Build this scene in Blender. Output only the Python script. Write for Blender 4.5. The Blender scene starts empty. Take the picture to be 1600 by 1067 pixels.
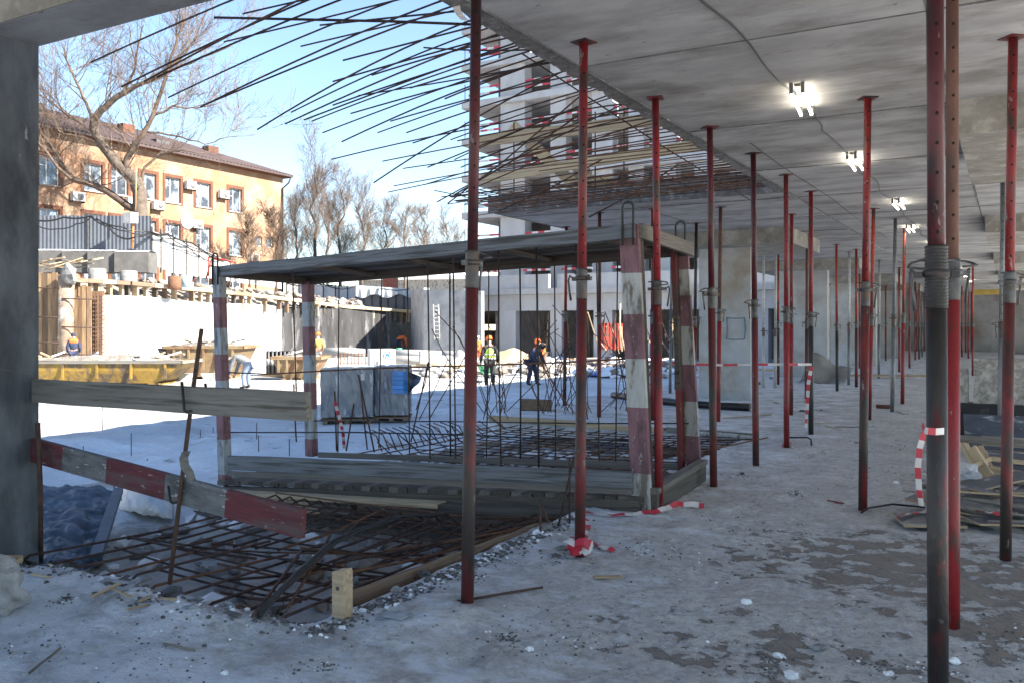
import bpy, bmesh, math, random
from mathutils import Vector, Matrix, noise, Quaternion
random.seed(7)
rnd = random.Random(7)
S = bpy.context.scene
# ------------------------------------------------------------------ camera
ANG = math.radians(29.8)
CAM_H = 1.6
CEIL = 3.58
FPX = 1360.0
HOR = 508.0
FW = Vector((-math.sin(ANG), math.cos(ANG), 0))
RT = Vector((math.cos(ANG), math.sin(ANG), 0))
cam = bpy.data.objects.new('camera', bpy.data.cameras.new('camera'))
S.collection.objects.link(cam)
cam.location = (0, 0, CAM_H)
cam.rotation_euler = (math.radians(90), 0, ANG)
cam.data.sensor_width = 36
cam.data.lens = 36 * FPX / 1600
cam.data.shift_y = -25.5 / 1600
cam.data.clip_start = 0.05
cam.data.clip_end = 2000
S.camera = cam
# ------------------------------------------------------------------ light
SUN_EL = math.radians(36)
sd = Vector((0.99, 0.12, 0)).normalized()
SUNV = Vector((sd.x * math.cos(SUN_EL), sd.y * math.cos(SUN_EL), math.sin(SUN_EL)))
w = bpy.data.worlds.new('World'); S.world = w; w.use_nodes = True
nt = w.node_tree
bg = nt.nodes['Background']
sky = nt.nodes.new('ShaderNodeTexSky'); sky.sky_type = 'NISHITA'; sky.sun_disc = False
sky.sun_elevation = SUN_EL
sky.sun_rotation = math.atan2(SUNV.x, SUNV.y)
sky.air_density = 1.0; sky.dust_density = 0.0; sky.ozone_density = 2.0
nt.links.new(sky.outputs[0], bg.inputs[0])
bg.inputs[1].default_value = 0.05
sun = bpy.data.objects.new('sun', bpy.data.lights.new('sun', 'SUN'))
S.collection.objects.link(sun)
sun.data.energy = 3.3
sun.data.angle = math.radians(0.5)
sun.data.color = (1.0, 0.93, 0.82)
sun.rotation_euler = SUNV.to_track_quat('Z', 'Y').to_euler()
sun.location = (30, 10, 60)
S.view_settings.view_transform = 'Standard'
S.view_settings.look = 'None'
S.view_settings.gamma = 1
S.view_settings.exposure = 2.72
S.view_settings.use_curve_mapping = False
S.render.engine = 'CYCLES'
S.cycles.max_bounces = 10
S.cycles.diffuse_bounces = 7
# ------------------------------------------------------------------ helpers
def ray(px, py):
    """direction of a measured point of the photograph, unit depth"""
    return FW + RT * ((px - 800) / FPX) + Vector((0, 0, (HOR - py) / FPX))
def P(px, py, d):
    return Vector((0, 0, CAM_H)) + ray(px, py) * d
def Z(px, py, z=0.0):
    """survey point on a level plane"""
    r = ray(px, py); return Vector((0, 0, CAM_H)) + r * ((z - CAM_H) / r.z)
def YP(px, py, y):
    r = ray(px, py); return Vector((0, 0, CAM_H)) + r * (y / r.y)
def XP(px, py, x):
    r = ray(px, py); return Vector((0, 0, CAM_H)) + r * (x / r.x)
W = {}
COL = S.collection
def link(name, data, parent=None, M=None):
    M = M if M is not None else Matrix()
    o = bpy.data.objects.new(name, data); COL.objects.link(o)
    W[o.name] = M.copy()
    if parent is not None:
        o.parent = parent
        o.matrix_basis = W[parent.name].inverted() @ M
    else:
        o.matrix_basis = M
    return o
def tag(o, label=None, cat=None, group=None, kind=None):
    if label: o['label'] = label
    if cat: o['category'] = cat
    if group: o['group'] = group
    if kind: o['kind'] = kind
    return o
def thing(name, label, cat, loc=(0, 0, 0), group=None, rz=0.0, M=None):
    if M is None: M = Matrix.Translation(Vector(loc)) @ Matrix.Rotation(rz, 4, 'Z')
    return tag(link(name, None, None, M), label, cat, group)
def copy_tree(root, M, name=None):
    def rec(o, parent, Mw):
        c = o.copy(); COL.objects.link(c)
        if parent is None: c.matrix_basis = Mw
        else: c.parent = parent; c.matrix_basis = o.matrix_basis.copy()
        W[c.name] = Mw
        for ch in list(o.children):
            if ch.name in KIDSKIP: continue
            rec(ch, c, Mw @ ch.matrix_basis)
        return c
    return rec(root, None, M)
KIDSKIP = set()
def frame(a, b, up=Vector((0, 0, 1))):
    """matrix at a, local x towards b"""
    x = (b - a).normalized()
    y = up.cross(x)
    if y.length < 1e-4: y = Vector((0, 1, 0)).cross(x)
    y.normalize(); z = x.cross(y)
    return Matrix(((x.x, y.x, z.x, a.x), (x.y, y.y, z.y, a.y), (x.z, y.z, z.z, a.z), (0, 0, 0, 1)))
class MB:
    def __init__(s): s.v = []; s.f = []; s.m = []; s.sm = []
    def add(s, vs, fs, mi=0, smooth=False):
        n = len(s.v); s.v += [tuple(v) for v in vs]
        s.f += [tuple(i + n for i in f) for f in fs]; s.m += [mi] * len(fs); s.sm += [smooth] * len(fs)
        return s
    def box(s, c, sz, M=None, mi=0, jit=0.0):
        hx, hy, hz = sz[0] / 2, sz[1] / 2, sz[2] / 2
        vs = []
        for dx, dy, dz in ((-1,-1,-1),(1,-1,-1),(1,1,-1),(-1,1,-1),(-1,-1,1),(1,-1,1),(1,1,1),(-1,1,1)):
            p = Vector((c[0] + dx * hx, c[1] + dy * hy, c[2] + dz * hz))
            if jit: p += Vector((rnd.uniform(-jit, jit), rnd.uniform(-jit, jit), rnd.uniform(-jit, jit)))
            if M is not None: p = M @ p
            vs.append(p)
        return s.add(vs, [(0,3,2,1),(4,5,6,7),(0,1,5,4),(1,2,6,5),(2,3,7,6),(3,0,4,7)], mi)
    def bb(s, x0, x1, y0, y1, z0, z1, mi=0, M=None):
        return s.box(((x0+x1)/2, (y0+y1)/2, (z0+z1)/2), (x1-x0, y1-y0, z1-z0), M, mi)
    def tube(s, pts, r, n=6, mi=0, cap=True):
        pts = [Vector(p) for p in pts]
        if not isinstance(r, (list, tuple)): r = [r] * len(pts)
        t0 = (pts[1] - pts[0]).normalized()
        u = t0.orthogonal().normalized()
        rings = []
        for i, p in enumerate(pts):
            if i == 0: t = t0
            elif i == len(pts) - 1: t = (pts[-1] - pts[-2]).normalized()
            else: t = ((pts[i+1] - pts[i]).normalized() + (pts[i] - pts[i-1]).normalized())
            if t.length < 1e-6: t = t0
            t = t.normalized()
            u = (u - t * u.dot(t))
            if u.length < 1e-6: u = t.orthogonal()
            u.normalize(); v = t.cross(u)
            rings.append([p + (u * math.cos(2*math.pi*k/n) + v * math.sin(2*math.pi*k/n)) * r[i] for k in range(n)])
        vs = [q for rg in rings for q in rg]; fs = []
        for i in range(len(pts) - 1):
            for k in range(n):
                k2 = (k + 1) % n
                fs.append((i*n+k, i*n+k2, (i+1)*n+k2, (i+1)*n+k))
        s.add(vs, fs, mi, n > 4)
        if cap:
            m = len(s.v) - len(vs)
            s.f.append(tuple(m + k for k in reversed(range(n)))); s.m.append(mi); s.sm.append(False)
            s.f.append(tuple(m + (len(pts)-1)*n + k for k in range(n))); s.m.append(mi); s.sm.append(False)
        return s
    def rings(s, rings, mis=None, cap=True, smooth=False):
        n = len(rings[0]); m = len(s.v)
        s.v += [tuple(q) for rg in rings for q in rg]
        for i in range(len(rings) - 1):
            for k in range(n):
                k2 = (k + 1) % n
                s.f.append((m+i*n+k, m+i*n+k2, m+(i+1)*n+k2, m+(i+1)*n+k)); s.m.append(mis[i] if mis else 0); s.sm.append(smooth)
        if cap:
            s.f.append(tuple(m + k for k in reversed(range(n)))); s.m.append(mis[0] if mis else 0); s.sm.append(False)
            s.f.append(tuple(m + (len(rings)-1)*n + k for k in range(n))); s.m.append(mis[-1] if mis else 0); s.sm.append(False)
        return s
    def lathe(s, prof, n=12, mi=0, M=None):
        rg = []
        for r, z in prof:
            q = [Vector((r*math.cos(2*math.pi*k/n), r*math.sin(2*math.pi*k/n), z)) for k in range(n)]
            rg.append([M @ x for x in q] if M is not None else q)
        return s.rings(rg, [mi]*(len(rg)-1), True, True)
    def grid(s, nx, ny, fn, mi=0, smooth=True):
        m = len(s.v)
        for j in range(ny):
            for i in range(nx): s.v.append(tuple(fn(i / (nx-1), j / (ny-1))))
        for j in range(ny-1):
            for i in range(nx-1):
                s.f.append((m+j*nx+i, m+j*nx+i+1, m+(j+1)*nx+i+1, m+(j+1)*nx+i)); s.m.append(mi); s.sm.append(smooth)
        return s
    def blob(s, c, r, sz=(1,1,1), seed=0, amp=.25, sub=2, mi=0, flat=None):
        bm = bmesh.new(); bmesh.ops.create_icosphere(bm, subdivisions=sub, radius=1)
        vs = []
        for v in bm.verts:
            k = 1 + amp * noise.noise(v.co * 1.7 + Vector((seed * 3.1, seed, 0))) * 2
            q = Vector((v.co.x*sz[0], v.co.y*sz[1], v.co.z*sz[2])) * r * k + Vector(c)
            if flat is not None and q.z < flat: q.z = flat
            vs.append(q)
        fs = [[v.index for v in f.verts] for f in bm.faces]; bm.free()
        return s.add(vs, fs, mi, False)
    def mesh(s, name, mats, off=None):
        me = bpy.data.meshes.new(name)
        vs = s.v if off is None else [(v[0]-off[0], v[1]-off[1], v[2]-off[2]) for v in s.v]
        me.from_pydata(vs, [], s.f)
        if not isinstance(mats, (list, tuple)): mats = [mats]
        for m in mats: me.materials.append(m)
        if any(s.m): me.polygons.foreach_set('material_index', s.m)
        me.polygons.foreach_set('use_smooth', s.sm)
        me.update(); return me
    def part(s, name, mats, parent, local=False, M=None):
        """local: verts are in the parent's frame; else world verts"""
        if local:
            return link(name, s.mesh(name, mats), parent, W[parent.name] @ (M if M is not None else Matrix()))
        T = Matrix.Translation(Vector(s.v[0]))
        return link(name, s.mesh(name, mats, s.v[0]), parent, T)
    def top(s, name, mats, label=None, cat=None, group=None, kind=None):
        xs = [v[0] for v in s.v]; ys = [v[1] for v in s.v]; zs = [v[2] for v in s.v]
        o = ((min(xs)+max(xs))/2, (min(ys)+max(ys))/2, min(zs))
        return tag(link(name, s.mesh(name, mats, o), None, Matrix.Translation(Vector(o))), label, cat, group, kind)
# ------------------------------------------------------------------ materials
MATS = {}
def mat(name, c1, c2=None, scale=4.0, rough=.8, bump=.15, bscale=40.0, metal=0.0, c3=None, s3=1.5, t3=.58, w3=.06,
        stretch=(1,1,1), spec=.4, var=.12, detail=6, emit=None, estr=0, world=False, alpha=None, rough3=None, lo=.35, hi=.65, bd=.01, c4=None, s4=20, t4=.68):
    m = bpy.data.materials.new(name); m.use_nodes = True
    t = m.node_tree; b = t.nodes['Principled BSDF']; L = t.links
    N = t.nodes.new
    tc = N('ShaderNodeTexCoord'); oi = N('ShaderNodeObjectInfo')
    mp = N('ShaderNodeMapping'); mp.inputs['Scale'].default_value = stretch
    if world:
        geo = N('ShaderNodeNewGeometry'); L.new(geo.outputs['Position'], mp.inputs[0])
    else:
        va = N('ShaderNodeVectorMath'); va.operation = 'ADD'
        sc = N('ShaderNodeMath'); sc.operation = 'MULTIPLY'; sc.inputs[1].default_value = 37.0
        L.new(oi.outputs['Random'], sc.inputs[0]); L.new(tc.outputs['Object'], va.inputs[0]); L.new(sc.outputs[0], va.inputs[1])
        L.new(va.outputs[0], mp.inputs[0])
    def nz(s, d=detail, r=.6):
        n = N('ShaderNodeTexNoise'); n.inputs['Scale'].default_value = s; n.inputs['Detail'].default_value = d; n.inputs['Roughness'].default_value = r
        L.new(mp.outputs[0], n.inputs[0]); return n
    def rmp(inp, a, bb):
        r = N('ShaderNodeMapRange'); r.inputs[1].default_value = a; r.inputs[2].default_value = bb; L.new(inp, r.inputs[0]); return r
    def mix(f, a, bb):
        x = N('ShaderNodeMix'); x.data_type = 'RGBA'
        L.new(f, x.inputs[0])
        for k, s_ in ((6, a), (7, bb)):
            if isinstance(s_, tuple): x.inputs[k].default_value = s_ + (1,)
            else: L.new(s_, x.inputs[k])
        return x.outputs[2]
    c2 = c2 or tuple(c * .75 for c in c1)
    n1 = nz(scale); col = mix(rmp(n1.outputs[0], lo, hi).outputs[0], c1, c2)
    b.inputs['Roughness'].default_value = rough
    if c3:
        n3 = nz(s3, 8, .65); f3 = rmp(n3.outputs[0], t3 - w3, t3 + w3).outputs[0]; col = mix(f3, col, c3)
        if rough3 is not None:
            rr = N('ShaderNodeMapRange'); rr.inputs[3].default_value = rough; rr.inputs[4].default_value = rough3
            L.new(f3, rr.inputs[0]); L.new(rr.outputs[0], b.inputs['Roughness'])
    if c4:
        n4 = nz(s4, 4, .7); col = mix(rmp(n4.outputs[0], t4, t4 + .03).outputs[0], col, c4)
    if var:
        hv = N('ShaderNodeHueSaturation'); v2 = N('ShaderNodeMapRange')
        v2.inputs[3].default_value = 1 - var; v2.inputs[4].default_value = 1 + var
        L.new(oi.outputs['Random'], v2.inputs[0]); L.new(v2.outputs[0], hv.inputs['Value']); L.new(col, hv.inputs['Color']); col = hv.outputs[0]
    L.new(col, b.inputs['Base Color'])
    b.inputs['Metallic'].default_value = metal
    b.inputs['Specular IOR Level'].default_value = spec
    if bump:
        nb = nz(bscale, 5, .65); bp = N('ShaderNodeBump'); bp.inputs['Strength'].default_value = min(1, bump * 2); bp.inputs['Distance'].default_value = bd
        L.new(nb.outputs[0], bp.inputs['Height']); L.new(bp.outputs[0], b.inputs['Normal'])
    if emit: b.inputs['Emission Color'].default_value = emit + (1,); b.inputs['Emission Strength'].default_value = estr
    if alpha is not None: b.inputs['Alpha'].default_value = alpha
    MATS[name] = m
    return m
M_ceil = mat('ceiling_concrete', (.42,.42,.425), (.30,.30,.305), 2.2, .8, .3, 12, c3=(.19,.187,.18), s3=1.3, t3=.56, w3=.10, stretch=(.7,1.5,1), c4=(.16,.155,.15), s4=9, t4=.665, var=.1)
M_conc = mat('concrete', (.36,.37,.38), (.26,.27,.29), 1.6, .85, .2, 35, c3=(.19,.19,.19), s3=.8, t3=.62, w3=.1, var=.05)
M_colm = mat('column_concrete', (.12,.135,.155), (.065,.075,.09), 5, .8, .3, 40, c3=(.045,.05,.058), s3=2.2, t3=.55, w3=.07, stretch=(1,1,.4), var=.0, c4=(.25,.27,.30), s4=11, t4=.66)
M_colb = mat('pillar_concrete', (.46,.48,.50), (.34,.35,.36), 1.5, .8, .15, 35, c3=(.30,.26,.21), s3=.9, t3=.57, w3=.1, var=.03)
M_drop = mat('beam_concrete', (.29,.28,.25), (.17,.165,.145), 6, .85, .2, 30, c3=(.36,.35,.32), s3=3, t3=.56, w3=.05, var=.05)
M_edge = mat('slab_edge_concrete', (.22,.22,.22), (.12,.12,.12), 9, .95, .5, 25, c3=(.4,.4,.4), s3=5, t3=.62, w3=.05, bd=.03)
M_tower = mat('tower_concrete', (.42,.42,.43), (.33,.33,.335), 1.2, .85, .1, 20, c3=(.36,.37,.39), s3=.5, t3=.6, w3=.1, stretch=(1,1,.35), var=.06)
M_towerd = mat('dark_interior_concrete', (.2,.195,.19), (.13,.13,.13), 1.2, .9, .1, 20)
M_rebar = mat('rusty_rebar', (.10,.055,.04), (.045,.03,.028), 14, .8, .3, 120, spec=.3, var=.25)
M_rebarb = mat('orange_rusty_rebar', (.20,.095,.05), (.09,.05,.035), 14, .85, .3, 120, spec=.3, var=.3)
M_dark = mat('dark_steel', (.05,.05,.055), (.03,.028,.028), 10, .6, .2, 60, metal=.3, var=.1)
M_galv = mat('galvanised_steel', (.13,.133,.136), (.065,.065,.068), 14, .5, .2, 80, metal=.6, c3=(.10,.075,.06), s3=6, t3=.54, w3=.06)
PR = {}
PR['red'] = mat('red_paint', (.27,.019,.023), (.13,.013,.016), 3, .42, .25, 60, c3=(.05,.032,.028), s3=5, t3=.55, w3=.05, stretch=(1,1,.4), var=.15, c4=(.22,.20,.19), s4=13, t4=.645)
PR['orange'] = mat('orange_red_paint', (.36,.042,.025), (.20,.024,.020), 3, .45, .2, 60, c3=(.07,.04,.032), s3=5, t3=.55, w3=.05, stretch=(1,1,.4), var=.12, c4=(.22,.20,.19), s4=13, t4=.65)
PR['maroon'] = mat('dull_maroon_paint', (.11,.014,.020), (.055,.009,.013), 3, .42, .15, 60, c3=(.03,.022,.022), s3=4, t3=.55, w3=.05, stretch=(1,1,.35), var=.1, c4=(.16,.13,.13), s4=15, t4=.66)
PR['rust'] = mat('rusted_red_paint', (.17,.020,.021), (.07,.017,.017), 5, .5, .25, 60, c3=(.032,.025,.022), s3=3.5, t3=.50, w3=.05, stretch=(1,1,.35), var=.15, c4=(.20,.18,.17), s4=13, t4=.65)
PR['brown'] = mat('brown_rusty_steel', (.15,.075,.055), (.085,.04,.032), 6, .7, .25, 60, c3=(.08,.05,.04), s3=6, t3=.6, w3=.06, stretch=(1,1,.4))
PR['dark'] = mat('dirty_dark_steel', (.055,.05,.05), (.028,.025,.024), 8, .45, .25, 60, metal=.3, c3=(.12,.025,.025), s3=5, t3=.60, w3=.04, stretch=(1,1,.4), c4=(.15,.14,.135), s4=18, t4=.65)
PR['grey'] = mat('grey_zinc_steel', (.21,.225,.24), (.13,.14,.15), 8, .45, .15, 60, metal=.4, c3=(.15,.13,.11), s3=6, t3=.64, w3=.05, stretch=(1,1,.4))
PR['pale'] = mat('pale_grey_steel', (.48,.50,.50), (.36,.37,.37), 8, .5, .15, 60, metal=.2, stretch=(1,1,.4))
M_hole = mat('hole_shadow', (.012,.012,.012), None, 4, .9, 0, var=0)
def wood(name, c1, c2, c3=None, t3=.62, var=.15, st=(.55, 14, 14)):
    return mat(name, c1, c2, 3.2, .82, .3, 14, c3=c3, s3=1.6, t3=t3, w3=.05, stretch=st, var=var, bd=.006)
M_wgrey = wood('weathered_grey_wood', (.19,.172,.152), (.11,.102,.092), (.06,.055,.05))
M_wdark = wood('dark_damp_wood', (.105,.088,.074), (.055,.046,.04), (.028,.024,.02))
M_wpale = wood('pale_wood', (.52,.41,.27), (.38,.28,.17), (.26,.18,.11))
M_wfresh = wood('fresh_pine_wood', (.44,.34,.22), (.31,.23,.15), (.2,.14,.09))
M_wbeige = wood('beige_board_wood', (.22,.208,.185), (.145,.133,.115), (.08,.068,.055), .6)
M_wbrown = wood('brown_plank_wood', (.24,.165,.11), (.15,.10,.07), (.1,.07,.05))
M_wblue = wood('blue_grey_painted_wood', (.19,.205,.225), (.115,.122,.132), (.07,.067,.065), .55)
M_pred = mat('faded_red_paint_on_wood', (.15,.032,.038), (.08,.02,.026), 5, .8, .4, 18, c3=(.10,.06,.06), s3=4, t3=.56, w3=.06, stretch=(.5,3,3), c4=(.27,.25,.24), s4=12, t4=.63)
M_pwht = mat('faded_white_paint_on_wood', (.48,.48,.46), (.32,.32,.31), 5, .8, .3, 18, c3=(.16,.14,.12), s3=5, t3=.57, w3=.04, stretch=(2,2,.6), c4=(.12,.10,.09), s4=13, t4=.66)
M_pgry = mat('grey_paint_on_wood', (.20,.205,.21), (.105,.105,.11), 7, .85, .4, 18, c3=(.08,.08,.08), s3=6, t3=.55, w3=.08, stretch=(.5,2,2), c4=(.38,.38,.38), s4=14, t4=.62)
M_ppink = mat('washed_pink_red_paint', (.25,.13,.15), (.17,.085,.10), 5, .8, .3, 18, c3=(.12,.07,.07), s3=5, t3=.56, w3=.05, stretch=(2,2,.6), c4=(.30,.28,.28), s4=12, t4=.63)
M_pbluw = mat('cold_white_paint', (.38,.41,.44), (.25,.28,.31), 5, .8, .3, 18, c3=(.15,.14,.14), s3=5, t3=.58, w3=.05, stretch=(2,2,.6), c4=(.14,.12,.12), s4=12, t4=.65)
M_snow = mat('snow_clump', (.82,.84,.87), (.7,.73,.78), 3, .7, .3, 12, spec=.3)
M_tarp = mat('blue_grey_tarpaulin', (.085,.115,.16), (.05,.07,.10), 3, .6, .1, 12, var=.0, spec=.5)
M_filmd = mat('grey_plastic_wrap', (.20,.21,.23), (.12,.13,.15), 4, .2, .5, 9, c3=(.42,.44,.46), s3=7, t3=.60, w3=.04, stretch=(1,1,.22), var=.0, spec=.9, bd=.05)
M_filmw = mat('milky_plastic_film', (.58,.60,.62), (.45,.47,.5), 5, .35, .4, 12, spec=.6, bd=.04)
M_black = mat('black_waterproofing', (.02,.02,.024), (.012,.012,.014), 6, .45, .3, 20, c3=(.09,.09,.1), s3=3, t3=.64, w3=.05)
M_rubber = mat('black_plastic', (.018,.02,.022), None, 6, .4, .1, 30)
M_rock = mat('rubble', (.28,.275,.27), (.17,.17,.17), 8, .9, .4, 40, var=.3)
M_rockd = mat('dark_rubble', (.12,.115,.11), (.07,.07,.07), 8, .9, .4, 40, var=.3)
M_tred = mat('red_barrier_tape', (.50,.035,.06), (.36,.03,.05), 5, .4, .1, 40)
M_twht = mat('white_barrier_tape', (.62,.60,.60), (.45,.42,.42), 5, .4, .1, 40)

M_wbv = mat('brown_upright_boards', (.21,.135,.08), (.12,.075,.045), 3.2, .85, .3, 14, c3=(.10,.07,.05), s3=1.6, t3=.6, w3=.06, stretch=(3,3,.35), var=.3, bd=.006)
M_wpv = mat('tan_upright_boards', (.31,.21,.115), (.19,.125,.07), 3.2, .85, .3, 14, c3=(.18,.12,.08), s3=1.6, t3=.62, w3=.06, stretch=(3,3,.35), var=.25, bd=.006)
M_stain = mat('brown_grey_patch', (.30,.25,.21), (.22,.19,.17), 4, .9, .1, 10)
M_waste = mat('mixed_waste', (.26,.23,.20), (.14,.12,.10), 5, .9, .5, 8, c3=(.5,.5,.5), s3=3, t3=.6, w3=.05, bd=.08)
# ------------------------------------------------------------------ floor slab of the hall
def ground_mat(name, yard):
    m = bpy.data.materials.new(name); m.use_nodes = True
    t = m.node_tree; b = t.nodes['Principled BSDF']; L = t.links; N = t.nodes.new
    g = N('ShaderNodeNewGeometry'); pos = g.outputs['Position']
    sep = N('ShaderNodeSeparateXYZ'); L.new(pos, sep.inputs[0])
    def nz(s, d=8, r=.6, st=(1,1,1), off=(0,0,0)):
        mp = N('ShaderNodeMapping'); mp.inputs['Scale'].default_value = st; mp.inputs['Location'].default_value = off
        L.new(pos, mp.inputs[0])
        n = N('ShaderNodeTexNoise'); n.inputs['Scale'].default_value = s; n.inputs['Detail'].default_value = d; n.inputs['Roughness'].default_value = r
        L.new(mp.outputs[0], n.inputs[0]); return n.outputs[0]
    def rmp(i, a, c, o0=0., o1=1.):
        r = N('ShaderNodeMapRange'); r.inputs[1].default_value = a; r.inputs[2].default_value = c; r.inputs[3].default_value = o0; r.inputs[4].default_value = o1
        L.new(i, r.inputs[0]); return r.outputs[0]
    def mth(op, a, c):
        x = N('ShaderNodeMath'); x.operation = op
        for k, s_ in ((0, a), (1, c)):
            if isinstance(s_, (int, float)): x.inputs[k].default_value = s_
            else: L.new(s_, x.inputs[k])
        return x.outputs[0]
    def mix(f, a, c):
        x = N('ShaderNodeMix'); x.data_type = 'RGBA'; L.new(f, x.inputs[0])
        for k, s_ in ((6, a), (7, c)):
            if isinstance(s_, tuple): x.inputs[k].default_value = s_ + (1,)
            else: L.new(s_, x.inputs[k])
        return x.outputs[2]
    def blobm(cx, cy, rx, ry):
        """soft disc mask in world metres (a spill with a place of its own)"""
        dx = mth('MULTIPLY', mth('SUBTRACT', sep.outputs[0], cx), 1/rx); dy = mth('MULTIPLY', mth('SUBTRACT', sep.outputs[1], cy), 1/ry)
        d = mth('ADD', mth('MULTIPLY', dx, dx), mth('MULTIPLY', dy, dy))
        return rmp(d, 0., 1., 1., 0.)
    if not yard:
        col = mix(rmp(nz(1.1), .38, .62), (.67,.65,.63), (.53,.51,.495))
        col = mix(rmp(nz(7, 8, .7), .50, .66), col, (.70,.71,.73))
        col = mix(mth('MULTIPLY', rmp(nz(17, 6, .75, (1,1,1), (8,2,1)), .46, .60), .6), col, (.34,.335,.33))
        col = mix(rmp(nz(26, 5, .7, (1,1,1), (1,7,4)), .60, .68), col, (.68,.69,.71))
        col = mix(rmp(nz(3.3, 8, .7, (1.4,.6,1), (4,4,0)), .54, .70), col, (.33,.315,.30))
        col = mix(rmp(nz(38, 4, .7, (1,1,1), (2,9,0)), .62, .74), col, (.2,.19,.185))
        # frost and thin snow towards the open side
        fx = mth('ADD', rmp(sep.outputs[0], -4.5, -.6, .34, 0.), rmp(sep.outputs[1], 3.0, 4.4, .05, 0.))
        fr = rmp(mth('ADD', nz(1.9, 10, .74, (1,1.5,1), (7,1,0)), fx), .66, .80)
        col = mix(fr, col, (.78,.81,.87))
        col = mix(mth('MULTIPLY', rmp(nz(2.3, 9, .7, (1,1,1), (12,3,0)), .47, .62), rmp(sep.outputs[0], -2.2, -3.2, 0., .6)), col, (.30,.295,.29))
        # wet stains
        wm = mth('MAXIMUM', blobm(-.45, 6.3, 1.5, 1.25), mth('MULTIPLY', blobm(-1.0, 4.3, 1.2, .7), .5))
        wm = mth('MAXIMUM', wm, blobm(.2, 5.6, 1.1, 1.0))
        wet = rmp(mth('ADD', nz(4.2, 9, .68, (1,1.1,1), (3,3,0)), mth('MULTIPLY', wm, .17)), .60, .63)
        wet = mth('MULTIPLY', wet, rmp(wm, 0., .12))
        col = mix(wet, col, (.21,.188,.17))
        rg = rmp(wet, 0, 1, .92, .55); L.new(rg, b.inputs['Roughness'])
        h1 = nz(9, 9, .68); h2 = nz(60, 6, .7); h3 = nz(22, 3, .5, (1,1,1), (1,5,2))
        h = mth('ADD', mth('MULTIPLY', h1, 1.0), mth('ADD', mth('MULTIPLY', h2, .28), mth('MULTIPLY', rmp(h3, .52, .64), .12)))
        h = mth('MULTIPLY', h, rmp(wet, 0, 1, 1, .35))
        dist = .075
    else:
        snow = mix(rmp(nz(.8), .35, .65), (.80,.81,.83), (.62,.635,.66))
        dirt = mix(rmp(nz(2.2), .35, .65), (.46,.435,.41), (.30,.28,.26))
        dirt = mix(rmp(nz(9, 6, .7), .52, .6), dirt, (.45,.43,.41))
        # the strip under the uncast bay is bare soil, the yard is trodden snow
        m1 = mth('MULTIPLY', rmp(sep.outputs[0], -8.6, -7.4), rmp(sep.outputs[1], 13.6, 12.6))
        m1 = mth('MULTIPLY', m1, rmp(sep.outputs[1], 12.4, 7.5, .55, 1.))
        dn = nz(.55, 9, .62, (1,1,1), (3,8,0))
        thr = mth('ADD', dn, mth('MULTIPLY', m1, .30))
        far = rmp(sep.outputs[0], -26., -33., 0., .05)
        f = rmp(mth('ADD', thr, far), .585, .64)
        sunny = rmp(sep.outputs[0], -9., -22., 0., 1.)  # trodden dirt, plus colour darkened towards the sunlit side to hold back glare
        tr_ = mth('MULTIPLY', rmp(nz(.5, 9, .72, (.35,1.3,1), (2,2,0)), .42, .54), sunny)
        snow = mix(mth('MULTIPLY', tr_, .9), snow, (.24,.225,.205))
        col = mix(f, snow, dirt)
        col = mix(mth('MULTIPLY', rmp(nz(.9, 9, .7, (1,.5,1), (5,5,0)), .5, .62), .45), col, (.56,.54,.51))
        col = mix(rmp(nz(1.7, 8, .7, (1,1,1), (6,2,0)), .60, .68), col, (.30,.29,.28))
        b.inputs['Roughness'].default_value = .85
        h = mth('ADD', mth('MULTIPLY', nz(2.2, 9, .68), 1.), mth('MULTIPLY', nz(14, 6, .7), .3))
        dist = .12
    L.new(col, b.inputs['Base Color'])
    bp = N('ShaderNodeBump'); bp.inputs['Strength'].default_value = .9; bp.inputs['Distance'].default_value = dist
    L.new(h, bp.inputs['Height']); L.new(bp.outputs[0], b.inputs['Normal'])
    b.inputs['Specular IOR Level'].default_value = .3
    return m
M_floor = ground_mat('dusty_concrete_floor', False)
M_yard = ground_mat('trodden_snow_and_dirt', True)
def fr(x, y, s, o=3, seed=0.):
    return noise.fractal(Vector((x * s, y * s, seed)), .9, 2.0, o)
MOUNDS = [(Z(1215, 915), .22, .035), (Z(1180, 955), .5, .04), (Z(690, 955), .35, .05), (Z(1400, 955), .5, .035), (Z(1560, 975), .35, .03), (Z(640, 985), .3, .03), (Z(1050, 620), .9, .03)]
def hfl(x, y):
    h = .018 * fr(x, y, .7) + .010 * fr(x, y, 3.2, 4, 5.) - .012
    if y < 8.8:
        h += (.0055 * fr(x, y, 9, 3, 2.) + .003 * fr(x, y, 21, 2, 6.)) * min(1, (8.8 - y) * 2)
        v = noise.fractal(Vector((x * 4.2, y * 4.2, 31.)), 1., 2., 2)
        if v > .25: h -= min(.012, (v - .25) * .04) * min(1, (8.8 - y) * 2)
    for c, r, a in MOUNDS:
        q = ((x - c.x) ** 2 + (y - c.y) ** 2) / (r * r)
        if q < 4: h += a * math.exp(-q * 1.5)
    return h
def edge_y(x): return 3.56 + .10 * fr(x, 0, 1.3, 3, 9.)
fl = MB()
def patch(x0, x1, y0, y1, st, fn=hfl):
    nx = max(2, int((x1 - x0) / st) + 1); ny = max(2, int((y1 - y0) / st) + 1)
    fl.grid(nx, ny, lambda u, v: (x0 + (x1-x0)*u, y0 + (y1-y0)*v, fn(x0 + (x1-x0)*u, y0 + (y1-y0)*v)))
patch(-3.28, 1.6, 2.6, 8.5, .026)
patch(-3.28, 1.6, 1.8, 2.6, .05)
patch(1.6, 3.0, 1.8, 8.5, .1)
patch(-3.28, 3.0, 8.5, 9.5, .045)
patch(-3.28, 3.0, 9.5, 18, .09)
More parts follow.
